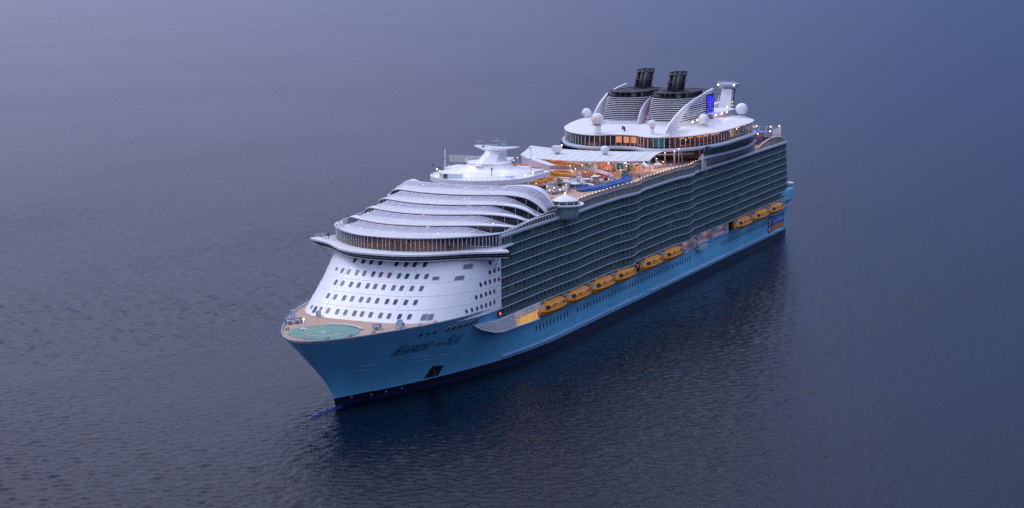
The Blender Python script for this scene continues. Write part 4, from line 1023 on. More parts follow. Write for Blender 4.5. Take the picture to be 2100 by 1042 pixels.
# upper lilac walkway, curved, on posts
WLK = smooth_path([(181, -21), (180, -14), (179.0, -8), (175.8, -2), (176.0, 4), (177.8, 9), (182.5, 15), (188.5, 20.0), (193.5, 21.5)], 4)
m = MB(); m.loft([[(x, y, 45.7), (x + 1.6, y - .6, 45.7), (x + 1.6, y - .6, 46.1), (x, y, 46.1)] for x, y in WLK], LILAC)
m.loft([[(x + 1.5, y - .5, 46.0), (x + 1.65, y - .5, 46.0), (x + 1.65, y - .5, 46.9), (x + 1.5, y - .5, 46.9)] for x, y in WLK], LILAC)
for x, y in WLK[::3]: m.tube([(x + .8, y, 43.2), (x + .8, y, 45.8)], .15, W, 5)
m.obj('raised_walkway', S)
WL2 = smooth_path([(212, -8), (205, -3), (199.5, 2), (196.5, 7), (196.5, 13), (199, 17.5), (205, 20)], 4)
m = MB(); m.loft([[(x, y, 43.6), (x + 1.2, y, 43.6), (x + 1.2, y, 44.1), (x, y, 44.1)] for x, y in WL2], W); m.obj('curved_bench_wall', S)
m = MB(); m.box(188.2, 190.2, 1.0, 17.0, 43.8, 44.5, W); 
for y in (2, 7, 12, 16.5): m.tube([(189.2, y, 43.2), (189.2, y, 44)], .15, W, 5)
m.obj('white_canopy_beam', S)
# pools
for (x, y, a, b_) in ((213, 4, 6.5, 4.5), (181, 16.2, 4.2, 2.0), (186, -10, 7, 4)):
    m = MB(); m.lathe((x, y, 0), [(1, 43.2), (1, 43.5)], WD, 28); m.v = [(x + (p[0] - x) * a * 1.12, y + (p[1] - y) * b_ * 1.15, p[2]) for p in m.v]; po = m.obj('pool_rim', S)
    m = MB(); m.lathe((x, y, 0), [(1, 43.45), (1, 43.52)], POOLW, 28); m.v = [(x + (p[0] - x) * a, y + (p[1] - y) * b_, p[2]) for p in m.v]; m.obj('pool_surface', po)
# water slides
def slide(P, r=.75, m_=YEL):
    pts = []
    for i in range(len(P) - 1):
        p0 = P[max(0, i - 1)]; p1 = P[i]; p2 = P[i + 1]; p3 = P[min(len(P) - 1, i + 2)]
        for j in range(6):
            f = j / 6; pts.append(tuple(0.5 * (2 * b + (-a + c) * f + (2 * a - 5 * b + 4 * c - d) * f * f + (-a + 3 * b - 3 * c + d) * f ** 3) for a, b, c, d in zip(p0, p1, p2, p3)))
    pts.append(P[-1]); m = MB(); m.tube(pts, r, m_, 10); 
    for i in range(3, len(pts), 6): m.tube([pts[i], (pts[i][0], pts[i][1], 43.2)], .12, W, 5)
    return m.obj('water_slide', S)
slide([(214, -3.5, 50.6), (209, -3, 50.1), (203, -2.2, 48.8), (197.5, -.8, 47.6), (196.5, 2.5, 46.6), (194.5, 5.4, 46.0), (189.5, 6.8, 45.6)])
slide([(203, -6, 45.5), (199, -2, 45.2), (200, 1.5, 44.9), (204, 1.5, 44.7), (205, -2, 44.6), (198, -3, 44.5), (192, 0, 44.4)], .6)
slide([(176, -14, 47), (171, -9, 46.8), (170, -2, 46.6), (173, 2, 46.4)], .45)
slide([(190, -9, 46.6), (187, -4, 46.2), (184.5, 2.0, 46.0), (186, 6, 45.6)], .45, mat('orange_slide_plastic', (.75, .30, .10), .35))
# red coiled sculpture by the walkway
m = MB()
for rr in (.5, 1.1, 1.7): m.tube([(183, 15 + rr * math.cos(R(a)), 45.2 + rr * math.sin(R(a))) for a in range(0, 361, 20)], .14, RED, 5)
m.tube([(183, 14, 43.2), (183, 15, 44)], .14, RED, 5); m.tube([(183, 16.4, 43.2), (183, 15.4, 44)], .14, RED, 5); m.obj('coil_sculpture', S)
# blue strip base for the sun loungers
BS = smooth_path([(212, 18.6), (206, 20.6), (200, 21.9), (193, 22.6), (186, 22.4), (180, 21.5), (175, 20.0), (170, 17.4)], 5)
m = MB(); m.loft([[(x, y - 1.5, 43.25), (x, y + 1.5, 43.25), (x, y + 1.5, 43.7), (x, y - 1.5, 43.7)] for x, y in BS], BLUE); m.obj('blue_platform', S)
# lamp posts, small lit bars, plants
for x, y, h, mm in ((143, 10.2, 5, BULBB), (141, 15, 5, BULBB), (134.9, 18.5, 4.6, BULBW), (180.5, 19.6, 3.6, BULBW), (168.9, 17.2, 3.4, BULBW), (150, 21, 4.2, BULBW), (131, 20.5, 5, BULBW), (128, 21.2, 5.4, BULBW), (192, 7, 4, BULBW), (199, -6, 5, BULBW), (184, 3, 4.6, BULBW), (126, 19, 4, PURPLE), (219, 16.5, 3, BULB), (226, 13, 3, BULB), (232, 20, 3, BULB)):
    m = MB(); m.tube([(x, y, 43.2), (x, y, 43.2 + h)], .11, W, 5); l_ = m.obj('lamp_post', S); b_ = MB(); b_.sphere((x, y, 43.3 + h), .16, mm, 8, 6); b_.obj('lamp_globe', l_)
for x0, x1, y0, y1 in ((149, 153, 10.5, 14.5), (206, 209, -12, -8), (160, 163, -2, 1), (147, 152, -18, -12), (187, 190, -6, -2)):
    m = MB(); m.box(x0, x1, y0, y1, 43.2, 44.4, AMBERP); m.box(x0 - .4, x1 + .4, y0 - .4, y1 + .4, 46.2, 46.5, RED if x0 == 149 else W)
    for x in (x0, x1):
        for y in (y0, y1): m.tube([(x, y, 44), (x, y, 46.3)], .1, W, 4)
    m.obj('lit_bar', S)
PLANT = mat('deck_plant_leaves', (.03, .07, .03), .8, var=.4, scale=3)
m = MB()
for i in range(90):
    x, y = random.choice(((158, 11), (156, 14), (153, -3), (205, 8), (224, 8), (228, 16), (230, 10), (196, -8)))
    a = random.uniform(0, 6.3); b = random.uniform(.3, 1.4); c = Vector((x + random.uniform(-1.8, 1.8), y + random.uniform(-1.8, 1.8), 43.6 + random.uniform(0, 1.6)))
    d = Vector((math.cos(a), math.sin(a), b)).normalized() * .7; e_ = d.cross(Vector((0, 0, 1))).normalized() * .3
    m.add([c - e_, c + d, c + e_, c - d * .5], [(0, 1, 2, 3)], PLANT)
m.obj('deck_planting', S, 'stuff')
# string lights rising to the canopy
cable = MB(); A = Vector((196, -22.5, 45.5)); B = Vector((166, -21.5, 49.8)); P = [A.lerp(B, i / 10) - Vector((0, 0, .8 * math.sin(math.pi * i / 10))) for i in range(11)]
cable.tube(P, .04, GREY, 3); cable.obj('light_cable', S)
for p in P[1:10]: bulb(p.x, p.y, p.z - .2, .17, BULBW)
CLUT = [mat('clutter_dark', (.05, .05, .07), .7), mat('clutter_wine', (.22, .05, .08), .7), mat('clutter_tan', (.45, .32, .22), .7), W, LILAC, mat('clutter_teal', (.03, .22, .28), .5), NAVY, GREYW]
for i in range(60):
    x = random.uniform(116, 232); y = random.choice((random.uniform(-22, 15), random.uniform(2, 16)))
    if 148 < x < 163 and -16 < y < 9: continue
    w_, d_, h_ = random.uniform(.8, 3.2), random.uniform(.5, 2.2), random.uniform(.6, 2.6)
    m = MB(); c_ = random.choice(CLUT); m.box(x, x + w_, y, y + d_, 43.2, 43.2 + h_, c_); m.box(x - .15, x + w_ + .15, y - .15, y + d_ + .15, 43.2 + h_, 43.3 + h_, random.choice(CLUT))
    m.obj('deck_counter', S)
for i in range(14):
    x = random.uniform(165, 232); y = random.uniform(-18, 14); a = random.uniform(0, 3.1); L_ = random.uniform(2, 6); m = MB()
    m.tube([(x - L_ * math.cos(a), y - L_ * math.sin(a), 44.4), (x + L_ * math.cos(a), y + L_ * math.sin(a), 44.4)], .07, W, 4)
    for q in range(7): f = q / 3 - 1; m.tube([(x + f * L_ * math.cos(a), y + f * L_ * math.sin(a), 43.2), (x + f * L_ * math.cos(a), y + f * L_ * math.sin(a), 44.4)], .06, W, 4)
    m.obj('deck_railing', S)
for i in range(34):
    x = random.uniform(118, 230); y = random.uniform(-20, 17); bulb(x, y, random.uniform(44, 46.6), random.uniform(.10, .2), random.choice((BULB, BULB, BULBW, BULBW, PURPLE if x < 150 else BULB, BULBB if x > 175 and x < 190 else BULB)))
# scattered deck clutter: parasols, tables, screens that read as the busy pool deck
def parasol(x, y, m_):
    m = MB(); m.tube([(x, y, 43.2), (x, y, 45.6)], .07, W, 5); m.lathe((x, y, 0), [(1.6, 45.0), (.8, 45.4), (.1, 45.75)], m_, 8, False); return m
for i, (x, y, c_) in enumerate(((222, 6, W), (226, 3, W), (230, 5, W), (207, 14.5, W), (203, 10, W), (153, 19, W), (149, 16, W), (146, 20, W), (170, -15, W), (178, -18, W), (214, -14, W), (221, -10, W))):
    o = parasol(x, y, CANVAS).obj('parasol'); tag(o, ['white canvas parasol on the pool deck forward of the slide', 'white canvas parasol beside the curved walkway', 'white canvas parasol under the big crescent canopy', 'white canvas parasol on the far side of the pool deck'][0 if i < 3 else 1 if i < 5 else 2 if i < 8 else 3], 'parasol', 'parasols on the pool deck')

# ---- raised after block: three bands, glazed lounge, top deck
TD = [(126.2, 0), (127.2, 4), (130.4, 8), (131.4, 11.5), (129.5, 16.5), (124.8, 22.2), (119, 26.6), (110, 30.5), (98, 32.4), (84, 33), (72, 31.4), (64, 28), (57, 22), (51.5, 13), (50, 0)]
MB.tz = lambda x: interp(-x, [(-125, -1.3), (-112, -.7), (-98, -.1), (-90, .2)])
tdp = smooth_path(TD, 4); full_td = tdp + [(x, -y) for x, y in tdp[::-1][1:-1]]
def scale_out(P, d, cx=100.0):
    out = []; n = len(P)
    for i, (x, y) in enumerate(P):
        ax, ay = P[i - 1]; bx, by = P[(i + 1) % n]; dx, dy = bx - ax, by - ay; L = math.hypot(dx, dy) or 1; nx, ny = dy / L, -dx / L
        out.append((x + nx * d, y + ny * d))
    return out
_t = scale_out(full_td, 1); INW = -1 if max(p[1] for p in _t) > max(p[1] for p in full_td) else 1
def ins(d): return scale_out(full_td, INW * d)
m = MB(); rings = []
for d, z in ((.7, 53.75), (0.1, 53.9), (0, 54.1), (.3, 54.3), (2.5, 54.55), (8, 55.1), (16, 55.5), (24, 55.8)):
    if d <= 2.5: q = ins(d)
    else: q = [(96 + (x - 96) * (1 - d / 46), y * (1 - d / 36)) for x, y in full_td]
    rings.append([(x, y, z) for x, y in q])
m.loft(rings, WD, smooth=False); m.obj('top_deck', S)
def closed_wall(mb, P0, P1, z0, z1, mt):
    n = len(P0); v = [(x, y, z0) for x, y in P0] + [(x, y, z1) for x, y in P1]
    mb.add(v, [(i, (i + 1) % n, n + (i + 1) % n, n + i) for i in range(n)], mt)
# lounge glazing
m = MB(); closed_wall(m, ins(.5), ins(.7), 50.0, 53.8, mat('lounge_glass', (.015, .04, .05), .06, var=.4, alpha=.5, spec=.9)); m.obj('lounge_glazing', S)
m = MB()
q0, q1 = ins(.38), ins(.55)
def along(P, step):
    out = []; n = len(P); acc = 0
    for i in range(n):
        a = P[i]; b = P[(i + 1) % n]; L = math.hypot(b[0] - a[0], b[1] - a[1])
        while acc < L: out.append((i, acc / L)); acc += step
        acc -= L
    return out
for i, f in along(q0, 2.0):
    j = (i + 1) % len(q0); a = (lerp(q0[i][0], q0[j][0], f), lerp(q0[i][1], q0[j][1], f)); b = (lerp(q1[i][0], q1[j][0], f), lerp(q1[i][1], q1[j][1], f))
    m.tube([a + (50.0,), b + (53.8,)], .12, W, 4)
m.obj('lounge_mullion', S)
m = MB(); m.prism(ins(3), 50.0, 50.15, mat('lounge_floor', (.12, .06, .05), .5)); m.obj('lounge_floor', S)
m = MB(); m.prism(ins(1.5), 53.55, 53.65, WD); m.obj('lounge_ceiling', S)
m = MB(); m.prism([(108, 24), (66, 24), (66, -20), (108, -22), (118, -14), (118, 14)], 50.15, 53.5, mat('lounge_core', (.10, .05, .05), .6, var=.5, scale=.3)); m.obj('lounge_core', S)
for i in range(6):
    x0 = 124 - i * 3.1; m = MB(); y = interp(x0, [(104, 30), (112, 28.2), (118, 25.2), (124, 20.8)]); m.box(x0 - 2.9, x0, y - .9, y, 52.95, 53.5, AMBER); m.obj('lit_ceiling_strip', S)
for i in range(3):
    m = MB(); m.box(124.4, 124.7, -4 + i * 2.9, -2.1 + i * 2.9, 51.0, 53.2, AMBER); m.obj('lit_ceiling_strip', S)
m = MB(); m.box(127.3, 127.9, 12.0, 15.6, 50.3, 53.5, mat('teal_lit_panel', (.02, .25, .32), .3, emit=(.02, .35, .48), estr=.35)); m.obj('teal_panel', S)
m = MB(); m.box(93, 96.5, 30.0, 30.4, 50.4, 53.1, mat('gold_lit_panel', (.4, .3, .12), .4, emit=(1, .7, .3), estr=.4)); m.obj('gold_panel', S)
for x, y in ((123, -14), (122, 4), (119, 20), (111, 26), (99, 29), (84, 29.5)): plight('lounge_light', x, y, 51.6, 420, (1, .5, .25))
for i in range(12):
    x = random.uniform(66, 124); y = interp(x, [(66, 27), (76, 30), (98, 30.6), (118, 25), (124, 20)]) - .8; bulb(x, y, random.uniform(52, 53), .2, BULB, S, 'lounge_lamp')
# fascia band under the lounge
def band(d, z0, z1, mt, name, d2=None):
    m = MB(); a, b = ins(d), ins(d2 if d2 is not None else d); o_, i_ = a, ins(d + 1.2); n = len(a)
    rings = [[(x, y, z0) for x, y in a], [(x, y, z0 + (z1 - z0) * .5) for x, y in ins(d - .25)], [(x, y, z1) for x, y in b], [(x, y, z1) for x, y in i_], [(x, y, z0) for x, y in i_]]
    m.loft(rings + [rings[0]], mt, caps=False); return m.obj(name, S)
band(-.7, 48.9, 50.05, SLIP, 'fascia_band')
m = MB(); m.prism(ins(.6), 48.95, 49.02, GREYW); m.obj('lounge_underside', S)
MB.tz = None
# closed sides below, aft of the open pool deck
SX = [120 - i * 3.5 for i in range(20)]
def flare(x): return interp(-x, [(-124, 1.0), (-118, 1.6), (-108, 2.9), (-96, 3.6), (-78, 3.9), (-66, 2.6), (-58, 1.0), (-52, 0)])
def bl(x, z): return side_y(x, 40) - .2 + flare(x) * min(1.0, (z - 40.3) / 5.2)
TAIL = [(50, 24), (47.5, 18), (47, 8), (47, 0)]
for s in (1, -1):
    def ring_at(z, d=0): return [(x, s * (bl(x, z) + d)) for x in SX] + [(x + d * -.3, s * y) for x, y in TAIL]
    a, b = ring_at(40.4, -.3), ring_at(45.0, -.3); n = len(a); m = MB()
    m.add([(x, y, 40.4) for x, y in a] + [(x, y, 45.0) for x, y in b], [(i, i + 1, n + i + 1, n + i) for i in range(n - 1)], BROWNLV); m.v = [(x, y, z if z < 41 else 44.2) for x, y, z in m.v]
    for x in [120 - q * 1.3 for q in range(52)]: m.tube([(x, s * (bl(x, 40.4) - .2), 40.4), (x, s * (bl(x, 45) - .2), 44.2)], .08, GREYW, 4)
    m.obj('side_louver', S)
    m = MB(); A = [ring_at(44.9, -.2), ring_at(45.4, .35), ring_at(46.1, .25), ring_at(46.1, -1.6), ring_at(44.9, -1.6)]
    m.loft([[(A[0][i][0], A[0][i][1], 44.1), (A[1][i][0], A[1][i][1], 44.5), (A[2][i][0], A[2][i][1], 45.3), (A[3][i][0], A[3][i][1], 45.3), (A[4][i][0], A[4][i][1], 44.1)] for i in range(n)], SLIP); m.obj('fascia_band', S)
    m = MB(); a = ring_at(46.1, -.35); m.add([(x, y, 45.2) for x, y in a] + [(x, y + (s * flare(x) * .75 if abs(y) > 25 else 0), 49.0) for x, y in a], [(i, i + 1, n + i + 1, n + i) for i in range(n - 1)], WINBAND)
    for x in [120 - q * 1.9 for q in range(36)]: m.tube([(x, s * (bl(x, 46.1) - .25), 45.2), (x, s * (bl(x, 46.1) - .25 + flare(x) * .75), 49.0)], .08, GREYW, 4)
    m.obj('deck_window_band', S)
m = MB(); m.wall([(109, -26), (108, -10), (107, 0), (108, 10), (109, 26)], 43.2, 48.2, .3, mat('lit_bulkhead', (.30, .20, .20), .6, var=.4, scale=.4)); m.obj('bulkhead', S)
for x, y in ((126, 4), (126, -8), (128.5, 12), (124, 20.5), (118, 25.5), (112, 28), (122, -20)):
    m = MB(); m.tube([(x - 2, y, 43.2), (x, y, 48)], .2, W, 6); m.obj('lounge_column', S)
# mezzanine rail under the lounge
m = MB(); mp_ = [(124.5, -18), (127, -6), (127, 4), (127.5, 12), (124, 19), (119, 24)]; m.loft([[(x, y, 46.1), (x + 1, y, 46.1), (x + 1, y, 46.6), (x, y, 46.6)] for x, y in smooth_path(mp_, 4)], LILAC); m.obj('mezzanine', S)
# domes on the top deck
dome(85.0, -32.0, 54.0, 56.3, 1.95); dome(129.0, -9.6, 53.1, 58.4, 2.2, rb=1.4); dome(126.8, 10.6, 53.2, 57.1, 1.45); dome(105.3, 22.6, 54.2, 57.3, 2.05, rb=1.0); dome(65.2, 24.3, 54.7, 58.0, 2.35, rb=1.6)
m = MB()
for i in range(12): x = 118 - i * 4.6; y = 14 + 9 * sstep(118 - x, 0, 20) + random.uniform(-2, 2); m.box(x, x + random.uniform(.6, 2), y, y + random.uniform(.5, 2), 53.8 + .9 * sstep(120 - x, 0, 22), 55.2, random.choice((W, GREYW, WD)))
for x, y in ((122, -2), (120, -3.5), (117, 16)): m.box(x, x + .5, y, y + .5, 53.6, 55.3, DARKM)
m.obj('deck_fittings', S)
# rail and lit nook behind the port funnel
m = MB()
for i in range(11): x = 104 - i * 1.2; m.tube([(x, 18.8, 55.4), (x, 18.8, 56.6)], .05, DARKM, 4)
m.tube([(104, 18.8, 56.55), (92, 18.8, 56.55)], .06, DARKM, 4)
m.obj('rail', S)
m = MB(); m.box(60, 84, 10, 19.0, 55.3, 57.3, LILAC); m.box(58.5, 86, 9, 19.8, 57.3, 57.7, WD); m.obj('funnel_house', S)
m = MB(); m.box(34, 63, 6.5, 9.5, 57.5, 58.6, WD); m.box(36, 62, 6.4, 6.6, 57.0, 57.5, GREY); m.obj('white_beam', S)
for x, y, z in ((108, 19.3, 56.6), (103, 19.3, 56.8), (98, 19.3, 56.4), (82, 19.6, 57.0), (75, 19.6, 57.0), (69, 19.6, 57.2), (64, 18, 58.6)): bulb(x, y, z, .36, BULBW, S, 'flood_lamp')
plight('funnel_floodlight', 112, 21, 57, 420, (1, .8, .6)); plight('funnel_floodlight', 100, -.3, 57, 160, (1, .35, .6)); plight('funnel_floodlight', 80, 22.5, 57, 350, (1, .75, .5))

# ---- funnels
LOGO = mat('blue_lit_emblem', (.02, .02, .6), .4, emit=(.035, .025, 1.0), estr=1.25)
def funnel(yc, side):
    """side +1: outer face to port"""
    f = MB(); XF, XR = 109.0, 76.0
    def outl(z, g=0.0):
        k = (z - 56) / 10.5; xf = XF + 1.5 - 4.5 * k + g; xr = XR + .5 + 2 * k - g; w = 8.6 - 1.1 * k + g; P = []
        for i in range(13):
            a = R(-90 + 15 * i); P.append((xf - 9 + 9 * math.cos(a), yc + w * math.sin(a)))
        P += [(xr, yc + w * .92), (xr - .8, yc), (xr, yc - w * .92)]
        return P
    core = MB(); core.loft([[(x, y, z) for x, y in outl(z, -.5)] for z in (55.6, 60, 64.4)], DARK)
    core.loft([[(x, y, z) for x, y in outl(z, -1.8)] for z in (64.4, 66.0)], DARK); fo = core.obj('funnel', S)
    for i in range(13):
        z = 56.5 + i * .655; m = MB(); o_, n_i = outl(z), outl(z, -.28); zz = .105
        m.loft([[(x, y, z - zz) for x, y in o_], [(x, y, z + zz) for x, y in o_], [(x, y, z + zz) for x, y in n_i], [(x, y, z - zz) for x, y in n_i], [(x, y, z - zz) for x, y in o_]], W, caps=False); m.obj('funnel_fin', fo)
    m = MB(); m.loft([[(x, y, z) for x, y in outl(56, .5)] for z in (54.2, 56.2)], W); m.obj('funnel_base', fo)
    # dark top deck with ducts, machinery and ring rail
    m = MB(); m.prism(outl(66.5, -.5), 66.2, 66.4, mat('funnel_top_soot', (.03, .03, .034), .7, var=.4) if side > 0 else MATS['funnel_top_soot']); o_ = outl(66.5, -.3)
    m.loft([[(x, y, 66.3) for x, y in o_], [(x, y, 66.6) for x, y in o_], [(x, y, 66.6) for x, y in outl(66.5, -.6)], [(x, y, 66.3) for x, y in outl(66.5, -.6)], [(x, y, 66.3) for x, y in o_]], mat('funnel_rim_paint', (.10, .09, .11), .5) if side > 0 else MATS['funnel_rim_paint'], caps=False)
    for k_ in range(16): x, y = outl(65, 0)[k_]; m.tube([(x, y, 64.4), (x, y, 66.4)], .12, DARKM, 4)
    m.obj('funnel_top', fo)
    m = MB()
    for (dx, dy, r) in ((4, -4, 1.0), (5.5, -1, .9), (4.5, 3.5, 1.05), (1, 5.5, .8), (2, -6, .7)): m.tube([(98 + dx, yc + dy, 64.2), (98 + dx, yc + dy, 65.8)], r, GREY, 8); m.sphere((98 + dx, yc + dy, 65.8), r * .9, GREY, 10, 6)
    m.obj('duct', fo)
    for j, (dx, dy, r) in enumerate(((0, 0, .62), (-2.6, 1.2, .7), (-5.2, -.4, .68), (-7.6, 1.0, .62), (-1.6, -2.2, .62), (-4.6, -2.6, .66), (-7.2, -2.0, .6), (1.2, 1.8, .5))):
        m = MB(); x0, y0 = (97.0 if side > 0 else 84.5) + dx * .95, yc + dy - .5; lean = -3.4
        r *= 1.3; m.tube([(x0, y0, 66.2), (x0 + lean * .5, y0, 70), (x0 + lean, y0, 73.4 - .12 * j)], [r * 1.05, r, r], DARKM, 10); m.tube([(x0 + lean, y0, 73.3 - .12 * j), (x0 + lean * 1.03, y0, 73.8 - .12 * j)], r * 1.06, DARK, 10); m.obj('exhaust_pipe', fo)
    xp = 97.0 if side > 0 else 84.5; m = MB(); m.box(xp - 8.2, xp + 1.2, yc - 3.2, yc + 2.2, 66.3, 66.7, DARKM)
    for zz in (69.5, 72.3): m.box(xp - 8 - (zz - 66) * .4, xp + .6 - (zz - 66) * .4, yc - 3.2, yc + 1.6, zz, zz + .18, DARKM)
    m.obj('pipe_bracket', fo)
    # outer sweeping arch
    yo = yc + side * 8.7
    sx = 0 if side > 0 else 1
    AR = [(131, 119.5, 54.2), (127, 117.0, 57.0), (120.5, 112.5, 59.3), (110.5, 105, 62.2), (99, 95, 64.2), (89, 87, 65.4), (78, 77.8, 66.2)] if side > 0 else [(114, 106, 55.0), (112.5, 105.5, 57.0), (109.8, 104, 59.5), (105, 100.5, 62.4), (98, 94.5, 65.2), (89, 87, 66.6), (78, 77.8, 67.2)]
    def arch(y, th, pts, m_):
        a = MB(); rings = []
        for i, (xa, xb, z) in enumerate(pts):
            dz = .0; rings.append([(xa, y - th, z), (xa, y + th, z), (xb, y + th, z - (1.1 - .1 * i) * .8), (xb, y - th, z - (1.1 - .1 * i) * .8)])
        a.loft(rings, m_); return a
    dens = []
    for a_, b_ in zip(AR, AR[1:]):
        for q in range(3): dens.append(tuple(lerp(a_[i], b_[i], q / 3) for i in range(3)))
    dens.append(AR[-1]); arch(yo, .35, dens, W).obj('funnel_arch', fo)
    # inner blade
    yi = yc - side * 8.5; m = MB()
    pr = [(111, 55.5), (109.5, 58), (107, 60.4), (103, 62.6), (97.5, 64.2), (94.5, 63), (92.5, 60), (91.5, 55.5)]
    if side < 0: m.loft([[(x, yi + d, z) for x, z in pr] for d in (-.3, .3)], mat('pink_lit_white_panel', (.70, .60, .70), .5)); m.obj('inner_blade', fo)  # white blade, with the pink light on it put into its colour
    # ribs continuing under the arch on the outer side
    for i in range(12):
        z = 56.6 + i * .78; xe = interp(z, [(55, 119), (59, 112.5), (62.3, 104), (64.4, 95), (66, 86)]); m = MB()
        m.obox(((xe + 79) / 2, yo - side * .1, z), ((xe - 79) / 2, 0, 0), (0, .12, 0), (0, 0, .12), W); m.obj('side_rib', fo)
    # lit emblem panel
    m = MB(); m.box(76.6, 85.6, yo - .1, yo + .1, 55.9, 64.7, DARK); lp = m.obj('emblem_panel', fo)
    m = MB(); ye = yo + side * .16
    def bar(x0, z0, x1, z1, w):
        a = Vector((x0, ye, z0 - .9)); b = Vector((x1, ye, z1 - .9)); d = (b - a); L = d.length; d.normalize(); nrm_ = Vector((-d.z, 0, d.x)); m.obox((a + b) / 2, d * L / 2, nrm_ * w, (0, .05, 0), LOGO)
    cx = 81.1
    bar(cx, 57.4, cx, 62.3, .32); bar(cx - 2.6, 61.6, cx + 2.6, 61.6, .25)                     # anchor shank and stock
    for sg in (1, -1):
        bar(cx, 57.4, cx + sg * 2.2, 58.3, .34); bar(cx + sg * 2.2, 58.3, cx + sg * 3.3, 60.0, .34); bar(cx + sg * 3.4, 60.2, cx + sg * 2.1, 59.6, .22)
        bar(cx + sg * 1.1, 60.4, cx + sg * 2.4, 60.4, .2)
    bar(cx - 3.2, 62.6, cx + 3.2, 62.6, .28)                                                    # crown band and points
    for q in (-3.1, -1.6, 0, 1.6, 3.1): bar(cx + q * .9, 62.8, cx + q * 1.15, 65.0, .26)
    for q in (-2.3, -.8, .8, 2.3): bar(cx + q, 63.2, cx + q, 64.2, .2)
    m.obj('crown_anchor_emblem', lp)
    return fo
funnel(8.1, 1); funnel(-9.6, -1)
plight('emblem_glow', 81, 20.5, 61, 300, (.1, .08, 1)); 

# ---- after mast tower with platform
def AMS(V): return [(x - 2.5, y + 3.5, z) for x, y, z in V]
m = MB(); m.loft([[(57.5, 7.3, 55), (57.5, 12.7, 55), (53.5, 12.7, 55), (53.5, 7.3, 55)], [(53.5, 8.2, 64.6), (53.5, 12.2, 64.6), (50.5, 12.2, 64.6), (50.5, 8.2, 64.6)]], W); m.v = AMS(m.v); am = m.obj('after_mast', S)
m = MB(); m.loft([[(52, 6.8, 64.5), (52, 13.2, 64.5), (49.5, 13.2, 64.5), (49.5, 6.8, 64.5)], [(55, 6.6, 66.2), (55, 13.8, 66.2), (48.5, 13.8, 66.2), (48.5, 6.6, 66.2)], [(55, 6.6, 66.6), (55, 13.8, 66.6), (48.5, 13.8, 66.6), (48.5, 6.6, 66.6)]], GREYW); m.v = AMS(m.v); m.obj('mast_platform', am)
m = MB()
for i in range(9): m.tube([(55, 6.8 + i * .85, 66.5), (55, 6.8 + i * .85, 67.5)], .06, W, 4)
m.tube([(55, 6.8, 67.5), (55, 13.6, 67.5)], .05, W, 4); m.tube([(52, 8, 66.6), (52, 8, 68.4)], .08, GREYW, 4)
m.tube([(58.4, 6.6, 55), (54.2, 7.2, 62)], .14, W, 4); m.tube([(56.9, 13.4, 55), (52.4, 13.0, 64.6)], .3, DARKM, 4); m.v = AMS(m.v); m.obj('mast_rail', am)
for y in (7.0, 13.5): bulb(52.7, y + 3.5, 66.2, .36, BULBW, am, 'mast_lamp')
for z in (58.4, 59.8): bulb(54.5, 17.1, z, .2, BULBW, am, 'mast_lamp')

# ---- sports deck at the stern
m = MB(); P = block_path(39.9, inn=.4); P = [(x, y) for x, y in P if x < 56]; out = P + [(x, -y) for x, y in P[::-1] if y > 0]
m.prism(out, 39.95, 40.6, mat('sports_deck', (.16, .10, .08), .6, var=.4, scale=.4)); m.obj('sports_deck', S)
for s in (1, -1):
    m = MB(); pr = [(50.5, 41.0), (46, 42.1), (40, 43.1), (33.5, 43.7), (27.5, 43.8), (22, 43.5), (15.5, 42.6), (9.5, 41.2)]
    m.tube([(x, s * 26.0, z) for x, z in pr], .28, mat('warm_white_arch', (.75, .62, .55), .5) if s > 0 else MATS['warm_white_arch'], 6); ar_ = m.obj('wave_arch', S)
    m = MB(); n = len(pr); v = [(x, s * 25.95, 40.6) for x, z in pr] + [(x, s * 25.95, z) for x, z in pr]; m.add(v, [(i, i + 1, n + i + 1, n + i) for i in range(n - 1)], mat('mesh_screen', (.22, .22, .22), .6, var=.2, alpha=.8) if s > 0 else MATS['mesh_screen'])
    for i in range(20): x = 49 - i * 2; z = interp(-x, [(-a, b) for a, b in pr]); m.tube([(x, s * 26.0, 40.6), (x, s * 26.0, z)], .05, GREYW, 4)
    m.obj('arch_mesh', ar_)
m = MB(); m.box(18, 44, -6, 18.5, 40.6, 44.2, NAVY); m.box(17.5, 44.5, -6.5, 19, 45.0, 45.5, mat('bright_blue_paint', (.02, .1, .5), .5)); m.box(22, 40, -4, 16.5, 45.5, 47.0, LILAC); m.box(26, 36, 0, 12, 47, 49, GREYW)
m.box(21, 41, -5, 17, 46.9, 47.1, TEAK); m.obj('sports_house', S)
m = MB()
for i in range(16): m.tube([(12, 24 - i * 3, 40.6), (12, 24 - i * 3, 46.4)], .08, W, 4)
for i in range(3): m.tube([(12, 24, 42.4 + i * 2), (12, -21, 42.4 + i * 2)], .05, W, 4)
for i in range(10): m.tube([(12 + i * 1.2, 24.2, 40.6), (12 + i * 1.2, 24.2, 46.4)], .07, W, 4)
m.box(8, 11.8, 4, 24, 40.7, 42.4, NAVY); m.obj('sports_cage', S)
for x, y, z in ((30, 14, 49.4), (28, 8, 49.5), (34, 11, 49.4), (22, 17, 47.6), (12, 20, 46.5), (40, 18.8, 44.8), (33, 18.8, 44.8), (26, 18.8, 44.8), (16, 21, 45), (13, 24, 47), (10, 12, 46), (45, 22, 43), (42, 20, 42)): bulb(x, y, z, .3, BULB if z < 47 else BULBW, S, 'flood_lamp')
for x, y, z in ((20, 21, 44.5), (33, 21, 43.5), (30, 8, 48.5), (43, 18, 44)): plight('sports_deck_light', x, y, z, 650, (1, .5, .25))
# blue light on the after balcony ends
for z in (24.5, 30.2, 35.9): plight('stern_accent_light', -4.5, 21, z, 160, (.15, .25, 1))

